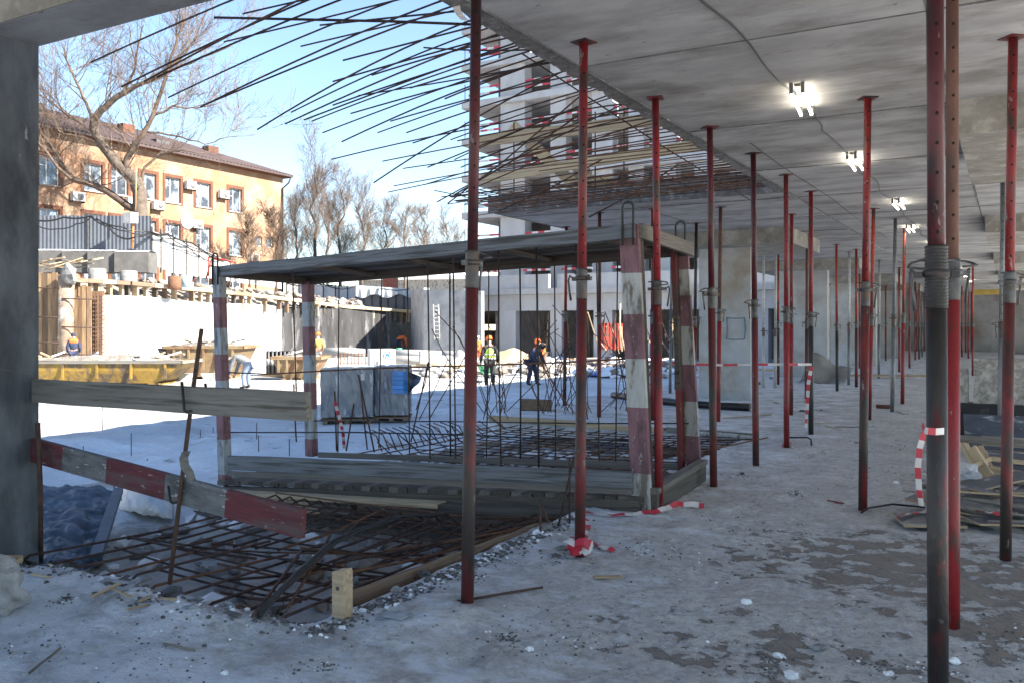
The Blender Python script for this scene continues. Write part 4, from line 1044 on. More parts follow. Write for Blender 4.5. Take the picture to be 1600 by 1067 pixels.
# ledge boards along the wall top, short lagging boards under them
lg = thing('wall_ledge', 'orange-brown timber ledge running along the top of the yard retaining walls', 'ledge', P(300,455,47))
LP = [(112,438,41.7),(200,443,43.8),(330,455,49.5),(440,467,54.5),(540,480,60),(641,487,65)]
for i in range(len(LP)-1):
    a = P(*LP[i]); b2 = P(*LP[i+1]); n_ = 4
    for q in range(n_):
        plank(a.lerp(b2, q/n_+.003), a.lerp(b2, (q+1)/n_-.003), .20, .55, rnd.choice((M_wbrown, M_wpale, M_wbrown)), 'ledge_board', lg)
    for q in range(9):
        if rnd.random() < .25: continue
        p = a.lerp(b2, (q+.5)/9) + FW*.25; h_ = rnd.uniform(.5,.85)
        mm = MB(); mm.box((p.x,p.y,p.z-.1-h_/2), (rnd.uniform(.25,.45), .1, h_)); mm.part('lagging_board', rnd.choice((M_wpale,M_wbrown,M_wdark)), lg)
# cut pile heads, rubble and loose planks on the terrace edge
for i, (px, py, w_, h_, lab) in enumerate(((152,440,.42,.62,'left cut pile head standing on the terrace behind the ledge'),(201,443,.42,.62,'right cut pile head standing on the terrace behind the ledge'),(273,446,.34,.45,'dark rusty drum-like pile head left of the blue bucket'))):
    p = P(px, py, 44+i*.9); mm = MB(); mm.lathe([(w_*.98,-.25),(w_,0),(w_,h_),(w_*.8,h_+.03)], 12, M=Matrix.Translation(p)); mm.top('pile_head', M_rock if i != 2 else M_rebarb, lab, 'pile')
p = P(291,447,46.5); mm = MB(); mm.lathe([(.26,-.1),(.32,.55),(.29,.55),(.26,.42)], 12, M=Matrix.Translation(p)); mm.top('bucket', mat('pale_blue_plastic', (.35,.5,.62), None, 5,.5,.05), 'pale blue bucket among the rubble on the terrace edge', 'bucket')
rb = MB()
for k_ in range(230):
    px = rnd.uniform(210,560); t = (px-160)/280; d_ = 43.5 + t*12 + rnd.uniform(0,1.8); y_ = 446 + (px-210)*.095 - rnd.uniform(0,10)
    rb.blob(P(px,y_,d_), rnd.uniform(.08,.30), (1.2,1,.7), k_, sub=1)
rb.top('rubble', M_soil, 'snowy earth and concrete rubble heaped along the terrace edge', 'rubble', kind='stuff')
for k_ in range(16):
    px = rnd.uniform(62,165); a = P(px, rnd.uniform(404,420), 43.5 + rnd.uniform(0,1)); b2 = P(px + rnd.uniform(15,60)*rnd.choice((-1,1)), rnd.uniform(402,422), 43.6+rnd.uniform(0,1))
    plank(a, b2, .05, .14, rnd.choice((M_wpale,M_wfresh,M_wgrey)), 'loose_plank', None, 'loose plank in the heap of pale planks on the terrace before the corrugated fence', 'plank', 'loose planks on the terrace')
# concrete blocks under the fence
bl = thing('foundation_block', 'row of snow-capped dark concrete blocks under the corrugated fence', 'concrete block', P(140,420,46.5))
M_blk = mat('dark_block', (.12,.115,.11), (.08,.078,.075), 2, .85, .2, 10)
for i, (x0, x1, z0, z1) in enumerate(((-60,96,404,392),(96.5,136,404,393),(136.5,178,420,393),(178.5,232,421,394))):
    a = P(x0, z0+6, 46.0); b2 = P(x1, z0+6, 46.0+.2); zt = P(x0, z1, 46).z
    mm = MB(); vs = [a, b2, b2+FW*1.2, a+FW*1.2]; mm.rings([[Vector((v.x,v.y,P(x0,420,46).z-.2)) for v in vs],[Vector((v.x,v.y,zt)) for v in vs]]); mm.part('block', M_blk, bl)
    mm = MB(); mm.grid(14,5,lambda u,v: (a.lerp(b2,u)+FW*1.2*v)+Vector((0,0,zt-a.z+.02+.10*math.sin(math.pi*v)+.03*noise.noise(Vector((u*9,v*3,i)))))); mm.part('snow_cap', M_snow, bl)
# corrugated fence
M_corr = mat('blue_grey_sheet_metal', (.085,.098,.118), (.07,.08,.098), 2, .55, .05, 10, metal=.1, var=.03)
def corr(a, b2, z0, z1, name, label, m, per=.20, n_=None, post=2.6):
    L = (b2-a).length; N_ = int(L/per)*4; r = thing(name, label, 'fence', (a.x,a.y,z0))
    nv = Vector((-(b2-a).y,(b2-a).x,0)).normalized()
    pn = max(1, int(L/post)); 
    for s_ in range(pn):
        mm = MB(); k0 = N_*s_//pn; k1 = N_*(s_+1)//pn; n0 = 0
        for k_ in range(k0, k1+1):
            p = a.lerp(b2, k_/N_) + nv*(.013 if (k_//2) % 2 else -.013)
            mm.v += [(p.x,p.y,z0), (p.x,p.y,z1 + .01*(s_%3))]
        for k_ in range(k1-k0): mm.f.append((2*k_,2*k_+2,2*k_+3,2*k_+1)); mm.m.append(0); mm.sm.append(False)
        o = mm.part('corrugated_sheet', m, r)
        md = o.modifiers.new('thickness','SOLIDIFY'); md.thickness = .004
        p = a.lerp(b2, s_/pn) - nv*(.08 if nv.dot(FW) > 0 else -.08); mm = MB(); mm.box((p.x,p.y,(z0+z1)/2), (.06,.06,z1-z0+.1)); mm.part('fence_post', M_galv, r)
    return r
fa, fb = P(-60,390,46.8), P(236,390,47.4); zf0 = P(140,392,47).z; zf1 = P(140,337,47).z
corr(fa, fb, zf0, zf1, 'corrugated_fence', 'blue-grey corrugated sheet fence on concrete blocks at the left', M_corr)
# white panel fence running away to the right
wf = thing('panel_fence', 'bright white panel fence sloping down behind the rubble under the orange building', 'fence', P(240,420,48))
WF = [(238,362,412,48.0),(252,366,420,49),(271,372,427,51),(292,380,430,53),(311,388,433,55),(334,398,436,57.5),(360,412,440,60),(400,427,446,64),(440,436,452,68)]
M_wpan = mat('white_fence_panel', (.60,.60,.59), (.5,.5,.5), 1.5, .6, .05, 6)
for i in range(len(WF)-1):
    x0,t0,b0,d0 = WF[i]; x1,t1,b1,d1 = WF[i+1]
    a = P(x0,b0,d0); b2 = P(x1,b1,d1); at = P(x0,t0,d0); bt = P(x1,t1,d1)
    mm = MB(); g_ = RT*.02; mm.rings([[a+g_, b2-g_, b2-g_+FW*.05, a+g_+FW*.05],[at+g_, bt-g_, bt-g_+FW*.05, at+g_+FW*.05]]); mm.part('fence_panel', M_wpan, wf)
    mm = MB(); q = a - FW*.06; mm.box((q.x,q.y,(a.z+at.z)/2), (.09,.09,at.z-a.z+.5)); mm.part('fence_post', M_galv, wf)
wf2 = thing('panel_fence', 'white fence panels in dark frames behind the black tarred wall', 'fence', P(500,470,68))
for i in range(7):
    x0 = 448 + 19*i; x1 = x0+18; d0 = 68+i*.6; y0, y1 = 443+i*1.2, 471+i*1.2
    a = P(x0,y1,d0); b2 = P(x1,y1,d0); at = P(x0,y0,d0); bt = P(x1,y0,d0)
    mm = MB(); mm.rings([[a, b2, b2+FW*.05, a+FW*.05],[at, bt, bt+FW*.05, at+FW*.05]]); mm.part('fence_panel', M_wpan, wf2)
    mm = MB(); q = a - FW*.05; mm.box((q.x,q.y,(a.z+at.z)/2), (.07,.07,at.z-a.z+.2)); mm.part('fence_post', M_dark, wf2)
    mm = MB(); mm.tube([at+Vector((0,0,.04))-FW*.05, bt+Vector((0,0,.04))-FW*.05], .035, 4); mm.part('fence_rail', M_dark, wf2)
wf3 = thing('sheet_fence', 'blue-grey sheet fence with a netting drape beside the red brick chimney', 'fence', P(600,480,64))
for i in range(7):
    x0 = 556 + 12.5*i; a = P(x0,485,64.8); b2 = P(x0+12,485,64.8); at = P(x0,449+i*1.0,64.8); bt = P(x0+12,450+i*1.0,64.8)
    mm = MB(); mm.rings([[a, b2, b2+FW*.05, a+FW*.05],[at, bt, bt+FW*.05, at+FW*.05]]); mm.part('fence_panel', M_corr, wf3)
    mm = MB(); q = a - FW*.05; mm.box((q.x,q.y,(a.z+at.z)/2), (.06,.06,at.z-a.z)); mm.part('fence_post', M_dark, wf3)
def drape(u, v):
    p = P(556 + 86*u, 446 + 6*u, 64.5).lerp(P(556 + 86*u, 463 + 3*math.sin(u*14), 64.3), v); p += FW*(.12*math.sin(u*40)*v); return p
mm = MB(); mm.grid(60, 6, drape); mm.part('netting', mat('pale_netting', (.42,.46,.50), (.3,.34,.38), 5, .8, .2, 20), wf3)
# barbed wire coils
def coil(p0, p1, r_, turns, lab):
    mm = MB(); pts = []
    n_ = turns*9; ax_ = (p1-p0).normalized(); u = Vector((0,0,1)); v = ax_.cross(u).normalized()
    for k_ in range(n_+1):
        a_ = k_*2*math.pi/9; pts.append(p0.lerp(p1, k_/n_) + u*math.sin(a_)*r_ + v*math.cos(a_)*r_ + Vector((0,0,.06*math.sin(k_*.7))))
    mm.tube(pts, .012, 3); mm.top('barbed_wire', M_galv, lab, 'barbed wire')
coil(P(238,345,48), P(330,390,57), .42, 16, 'coils of barbed wire on top of the sloping white panel fence')
coil(P(330,392,57), P(442,430,68), .42, 15, 'barbed wire coils in front of the lower windows of the orange building')
coil(P(448,438,67.5), P(560,442,70), .40, 18, 'barbed wire coils over the white panels behind the black tarred wall')
# cables, box on orange pipe
bx = thing('electrical_box', 'pale electrical box on an orange pipe in front of the corrugated fence', 'box', P(207,388,46.3))
mm = MB(); c0 = P(204,341,46.2); mm.box(c0, (.62,.45,.55), Matrix.Translation(Vector())); mm.part('cabinet', mat('pale_cabinet', (.62,.63,.62), None, 3,.5,.05), bx)
mm = MB(); mm.tube([P(207,389,46.3), P(208,350,46.3)], .055, 7); mm.part('orange_pipe', mat('orange_pipe', (.6,.2,.06), None, 3,.5,.05), bx)
mm = MB(); mm.tube([P(212,330,46.5), P(213,262,46.5)], .03, 5); mm.part('mast', mat('orange_pole', (.55,.3,.14), None, 3,.6,.05), bx)
for i, (pl, r_) in enumerate(((((58,345,46),(100,340,46),(142,338,46),(170,355,46),(190,372,46),(212,370,46),(235,362,47),(262,366,49),(300,380,53),(340,402,57)), .05),
     (((58,353,46),(90,358,46),(120,350,46),(142,340,46),(165,350,46),(200,362,46),(235,366,47),(280,374,51),(310,390,54),(345,405,58)), .035),
     (((150,342,46),(190,355,46),(230,362,46.8),(262,368,49),(290,385,52),(320,395,55),(350,410,58)), .04),
     (((442,440,67),(470,447,67),(500,441,68),(530,452,69),(556,447,66),(600,452,64),(640,452,64)), .04),
     (((380,420,62),(420,432,66),(450,441,67),(480,438,68),(520,447,69)), .04))):
    pts = [P(*q) for q in pl]; sm_ = []
    for k_ in range(len(pts)-1):
        for q in range(4): t = q/4; sm_.append(pts[k_].lerp(pts[k_+1], t) - Vector((0,0,.10*math.sin(math.pi*t))))
    sm_.append(pts[-1]); mm = MB(); mm.tube(sm_, r_, 5)
    mm.top('hanging_cable', M_rubber, ('thick dark cable looping along the top of the corrugated fence', 'second dark cable sagging across the corrugated fence', 'cable bundle running down the top of the white panel fence', 'dark cable looping over the white panels and the netting fence', 'dark cable drooping below the corner of the orange building')[i], 'cable')
# red frame by the passage corner
rf = thing('steel_trestle', 'red steel trestle frame on the terrace behind the near left post', 'frame', P(345,440,50))
for a, b2 in (((326,402),(326,432)),((333,405),(368,410)),((368,410),(368,436)),((326,402),(368,410)),((328,416),(366,421)),((331,405),(322,436))):
    mm = MB(); mm.tube([P(*a,50), P(*b2,50)], .05, 5); mm.part('frame_tube', PR['orange'], rf)
# ------------------------------------------------------------------ orange office building
M_orange = mat('orange_render', (.30,.165,.095), (.235,.125,.07), .7, .85, .08, 12, c3=(.33,.235,.165), s3=.45, t3=.52, w3=.1, c4=(.17,.09,.055), s4=1.6, t4=.64, var=0)
M_ochre = mat('dark_orange_trim', (.14,.058,.034), (.10,.042,.026), 2, .85, .05, 12, var=0)
M_roofb = mat('brown_metal_roof', (.085,.06,.056), (.062,.043,.041), 1, .5, .05, 12, var=0)
M_glass = mat('window_glass', (.20,.25,.31), (.05,.06,.075), .9, .12, 0, spec=.8, var=.3, lo=.45, hi=.55)
M_wf = mat('white_window_frame', (.5,.5,.5), None, 3, .5, 0)
BX, BY = -50.8, 51.6
bd_ = thing('office_building', 'orange rendered three-storey office building with brown metal hip roof', 'building', (BX-7, BY-20, 3.2))
ZE = 13.45; Z0 = 2.5
ops = []
for s_, w_ in ((4.96,1.25),(7.97,1.3),(10.6,1.25),(12.6,1.2),(14.8,1.25),(16.7,1.3),(19.6,1.3),(22.4,1.3),(25.2,1.3),(28,1.3)):
    for zc_, h_ in ((11.0,1.75),(7.75,1.85),(4.9,1.7)): ops.append((s_-w_/2, s_+w_/2, zc_-h_/2, zc_+h_/2))
for s_ in (1.4, 2.6): ops.append((s_-.35, s_+.35, 7.7, 8.5))
ss = sorted(set([0, 36] + [round(v,3) for o in ops for v in o[:2]])); zz = sorted(set([Z0, ZE] + [round(v,3) for o in ops for v in o[2:]]))
mm = MB()
def F(s_, z_, dp=0.): return (BX - dp, BY - s_, z_)
for i in range(len(ss)-1):
    for j in range(len(zz)-1):
        cs, cz = (ss[i]+ss[i+1])/2, (zz[j]+zz[j+1])/2
        if any(o[0] < cs < o[1] and o[2] < cz < o[3] for o in ops): continue
        mm.add([F(ss[i],zz[j]), F(ss[i+1],zz[j]), F(ss[i+1],zz[j+1]), F(ss[i],zz[j+1])], [(0,3,2,1)])
for a, b2, c, d in ops:
    mm.add([F(a,c),F(b2,c),F(b2,d),F(a,d),F(a,c,.3),F(b2,c,.3),F(b2,d,.3),F(a,d,.3)], [(0,1,5,4),(1,2,6,5),(2,3,7,6),(3,0,4,7)])
mm.bb(BX-14, BX-.32, BY-36, BY-.02, Z0, ZE-.02)
mm.add([F(0,Z0),F(0,ZE),(BX-.33,BY,ZE),(BX-.33,BY,Z0)], [(0,1,2,3)])
mm.part('wall', M_orange, bd_)
for k_, (a, b2, c, d) in enumerate(ops):
    X = BX - .17
    fr1 = MB(); t = .07
    fr1.bb(X-.04,X+.04,BY-b2,BY-b2+t,c,d); fr1.bb(X-.04,X+.04,BY-a-t,BY-a,c,d); fr1.bb(X-.04,X+.04,BY-b2+t,BY-a-t,c,c+t); fr1.bb(X-.04,X+.04,BY-b2+t,BY-a-t,d-t,d)
    if b2-a > 1:
        ym = BY-(a+b2)/2 - .12; fr1.bb(X-.04,X+.04,ym-.04,ym+.04,c+t,d-t); fr1.bb(X-.039,X+.039,BY-b2+t,ym-.042,c+(d-c)*.66,c+(d-c)*.66+.05)
    f_ = fr1.part('window', M_wf, bd_)
    pn = MB(); pn.bb(X-.015,X+.01,BY-b2+t*.6,BY-a-t*.6,c+t*.6,d-t*.6); pn.part('pane', M_glass, f_)
    if b2-a > 1:
        tr = MB(); tr.bb(BX+.002,BX+.05,BY-b2-.2,BY-b2,c-.1,d+.22); tr.bb(BX+.002,BX+.05,BY-a,BY-a+.22,c-.1,d+.22); tr.bb(BX+.002,BX+.05,BY-b2+.001,BY-a-.001,d,d+.22); tr.part('window_surround', M_ochre, bd_)
        sb = MB(); sb.bb(BX-.1,BX+.10,BY-b2-.02,BY-a+.02,c-.06,c); sb.part('window_sill', M_wf, bd_)
M_acw = mat('white_ac_casing', (.62,.62,.6), None, 3,.5,.02)
for s_, z_ in ((6.3,11.25),(9.3,10.9+.6),(12.0,9.75),(14.0,9.75),(17.9,9.6),(21.0,9.7),(3.3,6.8),(11.0,6.4),(15.5,6.5),(8.7,8.8)):
    mm = MB(); mm.bb(BX+.12,BX+.42,BY-s_-.42,BY-s_+.42,z_-.28,z_+.28); a_ = mm.part('air_conditioner', M_acw, bd_)
    mm = MB(); mm.lathe([(.22,.0),(.22,.012),(.05,.02)], 12, M=Matrix.Translation(Vector((BX+.421,BY-s_+.08,z_))) @ Matrix.Rotation(math.pi/2,4,'Y')); mm.part('fan_grille', M_towerd, a_)
    mm = MB(); mm.bb(BX,BX+.40,BY-s_-.40,BY-s_-.36,z_-.36,z_-.285); mm.bb(BX,BX+.40,BY-s_+.36,BY-s_+.40,z_-.36,z_-.285); mm.part('bracket', M_dark, bd_)
# eaves, roof, gutter, downpipe
mm = MB(); mm.bb(BX-.6,BX+.55,BY-36,BY+.5,ZE-.02,ZE+.14); mm.part('eaves', M_ochre, bd_)
mm = MB(); mm.bb(BX+.552,BX+.66,BY-36,BY+.5,ZE+.02,ZE+.16); mm.part('gutter', M_roofb, bd_)
rh = 3.0; half = 7.0
def corrug(p00, p10, p01, p11, n_, amp, ud):
    mm = MB(); q = n_*4
    for k_ in range(q+1):
        t = k_/q; o = Vector((0,0,amp if (k_//2) % 2 else 0)); a = p00.lerp(p10, t)+o; b2 = p01.lerp(p11, t)+o; mm.v += [tuple(a), tuple(b2)]
    for k_ in range(q): mm.f.append((2*k_,2*k_+2,2*k_+3,2*k_+1)); mm.m.append(0); mm.sm.append(False)
    return mm
e0 = Vector((BX+.66,BY+.55,ZE+.15)); e1 = Vector((BX+.66,BY-36,ZE+.15)); r0 = Vector((BX-half,BY-half,ZE+rh)); r1 = Vector((BX-half,BY-36,ZE+rh)); k0 = Vector((BX-2*half,BY+.55,ZE+.15)); k1 = Vector((BX-2*half,BY-36,ZE+.15))
corrug(e0, e1, r0, r1, 110, .06, 0).part('roof', M_roofb, bd_)
corrug(k0, e0, r0, r0, 45, .06, 0).part('roof', M_roofb, bd_)
corrug(k1, k0, r1, r0, 90, .06, 0).part('roof', M_roofb, bd_)
for s_, x_, h_ in ((11,-4.5,1.0),(17.5,-5,1.0),(4.5,-3.2,.9)):
    mm = MB(); zc_ = ZE + rh*(-x_+.6)/half*.9; mm.bb(BX+x_-.35,BX+x_+.35,BY-s_-.5,BY-s_+.5,zc_-.4,zc_+h_*.6); c_h = mm.part('chimney', M_ochre if s_ != 17.5 else M_dark, bd_)
mm = MB(); mm.bb(BX-2.6,BX-1.7,BY-10.6,BY-9.4,ZE+.95,ZE+1.35); mm.part('roof_light', M_galv, bd_)
mm = MB(); mm.tube([(BX+.6,BY+.3,ZE), (BX+.45,BY+.2,ZE-.45), (BX+.12,BY-.12,ZE-.9), (BX+.12,BY-.12,Z0)], .07, 7); mm.part('downpipe', M_dark, bd_)
mm = MB(); mm.lathe([(.55,0),(.5,.1),(.2,.16)], 14, M=Matrix.Translation(P(292,347,59)) @ Matrix.Rotation(math.pi/2,4,'Y')); mm.part('satellite_dish', M_acw, bd_)
# ------------------------------------------------------------------ tower under construction with podium
tw = thing('concrete_tower', 'unfinished concrete tower with open floors and red and white rails', 'building', (-22, 60, 0))
TY = 53.7
def Xat(px, Y): return YP(px, 500, Y).x
lv = [6.9, 9.6, 12.3, 14.95, 17.65, 20.4, 23.1]
def topz(x): return 25.6 if x < -28.3 else (22.6 if x < -23.5 else (17.6 if x < -18.9 else (15.0 if x < -14.8 else 12.2)))
steps = [(-33.9,-28.3),(-28.3,-23.5),(-23.5,-18.9),(-18.9,-14.8),(-14.8,-8)]
for x0, x1 in steps:
    for z in lv:
        if z < topz((x0+x1)/2) - 1:
            mm = MB(); mm.bb(x0-(.9 if x0 < -33 else -.003), x1-.003, TY-.35, TY+12, z-.30, z+.18); mm.part('floor_slab', M_tower, tw)
pill = [(782,820),(860,884),(925,957),(982,1006),(1030,1056),(1085,1110),(1140,1165),(1190,1215)]
zs = [4.0] + lv
for a, b2 in pill:
    xa, xb = Xat(a, TY), Xat(b2, TY)
    for i in range(len(zs)):
        z0 = zs[i] + (.18 if i else 0); z1 = (zs[i+1] - .30) if i+1 < len(zs) else 25.5
        if z1 < topz((xa+xb)/2) + .5:
            mm = MB(); mm.bb(xa, xb, TY+.0, TY+1.0, z0, z1); mm.part('pillar', M_tower, tw)
for i in range(len(zs)):
    z0 = zs[i] + (.18 if i else 0); z1 = (zs[i+1] - .30) if i+1 < len(zs) else 25.5
    # left bay: corner wall set back, and interior back walls
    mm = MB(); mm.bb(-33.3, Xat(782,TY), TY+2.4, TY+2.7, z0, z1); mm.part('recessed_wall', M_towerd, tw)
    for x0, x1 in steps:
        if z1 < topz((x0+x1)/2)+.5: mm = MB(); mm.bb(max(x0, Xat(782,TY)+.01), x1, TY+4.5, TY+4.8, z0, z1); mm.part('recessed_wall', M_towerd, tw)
# striped safety rails in the openings
def srail(xa, xb, y, z, par, n_):
    mm = MB(); rg = []; mis = []
    for k_ in range(n_+1):
        x = xa + (xb-xa)*k_/n_; rg.append([(x,y-.02,z-.07),(x,y+.02,z-.07),(x,y+.02,z+.07),(x,y-.02,z+.07)]); mis.append(k_ % 2)
    mm.rings(rg, mis[:-1]); mm.part('striped_rail', [M_tred, M_twht], par)
gaps = [(-34.5, Xat(781,TY))] + [(Xat(pill[k_][1],TY), Xat(pill[k_+1][0],TY)) for k_ in range(len(pill)-1)]
for xa, xb in gaps:
    for z in lv:
        if z + 2 < topz((xa+xb)/2)+.6:
            for dz in (.55, 1.0): srail(xa+.03, xb-.03, TY+.1, z+.18+dz, tw, rnd.choice((3,5,4)))
for z in lv:
    for x_ in (-34.6,-33.6): 
        mm = MB(); mm.tube([(x_,TY-.2,z+.15),(x_,TY-.2,z+1.5)], .03, 5); mm.part('rail_post', M_galv, tw)
# podium
PY = 51.0
pod = thing('concrete_podium', 'long low concrete podium of the tower with open bays along the yard', 'building', (-22, 52, -.6))
zP = lambda px, py: YP(px, py, PY).z
mm = MB(); mm.bb(Xat(735,PY), -6, PY, PY+.5, 2.55, 3.62); mm.part('edge_beam', M_tower, pod)
mm = MB(); mm.bb(Xat(735,PY), -6, PY-.45, PY+8, 3.63, 4.0); mm.part('roof_slab', M_tower, pod)
mm = MB(); mm.bb(Xat(748,PY), Xat(858,PY), PY-.1, PY+.2, 4.01, 4.95); mm.part('parapet', M_tower, pod)
mm = MB(); mm.bb(Xat(848,PY)+.6, -6, PY+.9, PY+1.2, 4.01, 5.0); mm.part('parapet', M_tower, pod)
for a, b2 in ((735,747),(780,805),(859,877),(927,956),(1000,1015),(1052,1068),(1110,1130),(1180,1200)):
    mm = MB(); mm.bb(Xat(a,PY), Xat(b2,PY), PY+.05, PY+.85, -1.0, 2.55); mm.part('pillar', M_tower, pod)
mm = MB(); mm.bb(Xat(735,PY), -6, PY+6, PY+6.3, -1.0, 3.6); mm.part('recessed_wall', M_towerd, pod)
mm = MB(); mm.bb(Xat(760,PY), Xat(779,PY), PY+1.2, PY+1.4, -1.0, 2.5); mm.part('recessed_wall', M_drop, pod)
for k_ in range(26):
    px = rnd.uniform(838,985); p = YP(px, 500, PY + rnd.uniform(1,5)); mm = MB(); mm.tube([(p.x,p.y,-.6),(p.x+rnd.uniform(-.3,.3),p.y,2.5)], .04, 5); mm.part('timber_prop', M_wpale if k_ % 3 else M_wbrown, pod)
for a, b2 in ((750,782),(817,860),(877,926),(955,1000)):
    for z in (5.35, 5.8): srail(YP(a,500,TY-1.3).x, YP(b2,500,TY-1.3).x, TY-1.3, z, pod, 6)
# far low pale building and chimney
lb_ = thing('low_building', 'low pale building with a snowy roof behind the grey concrete wall', 'building', P(680,450,95))
mm = MB(); a = P(560,470,95); b2 = P(745,470,92); vs=[a,b2,b2+FW*10,a+FW*10]; mm.rings([[Vector((v.x,v.y,3)) for v in vs],[Vector((v.x,v.y,P(700,438,94).z)) for v in vs]]); mm.part('wall', M_pwht, lb_)
mm = MB(); vs=[a-FW*.5,b2-FW*.5,b2+FW*10,a+FW*10]; zt=P(700,438,94).z; mm.rings([[Vector((v.x,v.y,zt)) for v in vs],[Vector((v.x,v.y,zt+(.4 if k_ < 2 else 1.6))) for k_, v in enumerate(vs)]]); mm.part('roof', M_snow, lb_)
mm = MB(); c0 = P(610,456,68); mm.box(c0 + Vector((0,0,.6)), (.85,.85,2.6)); 
chm = mm.top('brick_chimney', mat('red_brick', (.33,.12,.09), (.24,.08,.06), 6, .9, .2, 20), 'short red brick chimney stack behind the netting fence', 'chimney')
# small far tower block in haze left? none. Bare trees
M_bark = mat('pale_bark', (.15,.118,.092), (.08,.062,.05), 3, .9, .4, 8, c3=(.12,.09,.07), s3=2, t3=.58, var=.05, bd=.05)
M_twig = mat('brown_twigs', (.14,.10,.075), (.09,.065,.05), 2, .9, 0, var=.15)
def grow(mm, p, d_, L, r, lvl, rr, split=3, droop=0., n_=3):
    """a limb with side shoots, ending in fine twigs"""
    pts = [p]; rad = [r]; q = p.copy(); dv_ = d_.normalized(); seg = 4 if lvl > 0 else 3
    for i in range(seg):
        dv_ = (dv_ + Vector((rr.uniform(-1,1), rr.uniform(-1,1), rr.uniform(-.8,1)))*.22 + Vector((0,0,.05 - droop))).normalized()
        q = q + dv_*(L/seg); pts.append(q.copy()); rad.append(max(.0075, r*(1-.75*(i+1)/seg)))
        if lvl > 0:
            for s_ in range(split if i else 1):
                u = Vector((rr.uniform(-1,1), rr.uniform(-1,1), rr.uniform(-.6,1)))
                nd = (dv_*.8 + u*.75).normalized(); grow(mm, q, nd, L*rr.uniform(.42,.68), max(.007, rad[-1]*.62), lvl-1, rr, split, droop, n_)
    mm.tube(pts, rad, n_ if r < .06 else 6, cap=False)
rr = random.Random(11)
TD0 = 50.0
tr = thing('bare_tree', 'large bare branching tree standing in front of the orange building', 'tree', P(215,400,TD0))
LIMBS = [([(222,410,.62),(219,350,.55),(218,300,.50),(214,283,.48),(195,268,.42),(177,249,.38),(158,225,.34),(148,205,.31),(147,186,.28),(165,168,.24),(190,148,.20),(212,135,.17),(245,122,.13),(285,103,.09),(330,85,.06),(362,72,.035)],0),
 ([(197,268,.24),(200,245,.22),(212,225,.20),(226,205,.18),(238,183,.16),(248,155,.14),(258,125,.12),(266,95,.10),(275,70,.08),(284,35,.06),(296,-5,.04)],1),
 ([(238,183,.10),(255,176,.09),(270,166,.08),(292,170,.06),(315,168,.05),(345,160,.03)],1),
 ([(226,205,.09),(250,208,.08),(285,215,.06),(320,226,.045),(355,215,.035),(395,212,.02)],1),
 ([(212,330,.30),(190,315,.28),(165,298,.26),(140,288,.23),(112,280,.20),(100,262,.16),(86,240,.12),(74,222,.08),(62,208,.05)],1),
 ([(148,200,.13),(138,170,.11),(125,140,.09),(112,112,.07),(100,85,.05)],1),
 ([(150,215,.12),(130,195,.10),(105,180,.08),(80,160,.05),(60,140,.03)],1),
 ([(190,148,.12),(203,125,.10),(212,100,.08),(216,70,.06),(224,40,.04)],1),
 ([(212,100,.05),(205,75,.045),(203,50,.03),(198,30,.02)],1),
 ([(245,122,.07),(262,105,.06),(288,80,.045),(320,60,.03)],1),
 ([(262,112,.07),(285,90,.06),(305,60,.05),(318,25,.03)],1),
 ([(112,280,.12),(90,262,.10),(66,230,.07),(50,212,.04)],1),
 ([(158,225,.10),(130,215,.08),(100,210,.06),(80,195,.04)],1),
 ([(218,300,.12),(226,262,.10),(250,240,.08),(285,235,.06),(320,240,.03)],1)]
tk = MB(); tb = MB()
for li, (pl, kind_) in enumerate(LIMBS):
    off = 0 if li == 0 else rr.uniform(-1.8, 1.8); pts = []; rad = []
    n_ = len(pl)
    for i, (px, py, r_) in enumerate(pl):
        pts.append(P(px, py, TD0 + (off*i/n_)))
        rad.append(r_*.78)
    # smooth
    ps = []; rs = []
    for i in range(n_-1):
        for q in range(3):
            t = q/3; ps.append(pts[i].lerp(pts[i+1], t) + Vector((rr.uniform(-1,1),rr.uniform(-1,1),rr.uniform(-1,1)))*.05*(1 if q else 0)); rs.append(rad[i]*(1-t)+rad[i+1]*t)
    ps.append(pts[-1]); rs.append(rad[-1])
    (tk if li == 0 else tb).tube(ps, rs, 8)
    for i in range(4, len(ps)):
        if ps[i].z < 9.2 and li not in (4, 11): continue
        for s_ in range(1 if rs[i] > .2 else 2):
            if rr.random() < .42:
                dv_ = (ps[i]-ps[i-1]).normalized(); u = Vector((rr.uniform(-1,1), rr.uniform(-1,1), rr.uniform(-.2,1)))
                grow(tb, ps[i], dv_*.6+u, rr.uniform(1.3,3.2), min(.045, rs[i]*.5), 2, rr, 2, .02)
tk.part('trunk', M_bark, tr)
tb.part('crown', M_twig, tr)
def bare_tree(px, py, d_, h_, lab, seed, spread=.5, group='bare trees beyond the yard'):
    rr = random.Random(seed); b0 = P(px, py, d_); r0_ = thing('bare_tree', lab, 'tree', b0, group)
    tk = MB(); br = MB(); ps = [b0 - Vector((0,0,1))]; 
    for i in range(1, 9): ps.append(b0 + Vector((rr.uniform(-.25,.25)*i*.35, rr.uniform(-.2,.2)*i*.3, h_*i/8.5)))
    rs = [h_*.016*(1-i/9.5) + .01 for i in range(9)]
    tk.tube(ps, rs, 6)
    for i in range(2, 9):
        for s_ in range(4):
            p = ps[i-1].lerp(ps[i], rr.random()); a_ = rr.uniform(0, 6.28)
            grow(br, p, Vector((math.cos(a_)*spread, math.sin(a_)*spread, 1)), h_*rr.uniform(.16,.34)*(1.15-i*.06), min(.04, rs[i]*.5), 2, rr, 3, 0, 3)
    tk.part('trunk', M_bark, r0_); br.part('crown', M_twig, r0_)
bare_tree(492,452,78,12.0,'tall thin bare tree just right of the orange building corner',1)
bare_tree(462,448,82,8.5,'smaller bare tree close against the orange building corner',2)
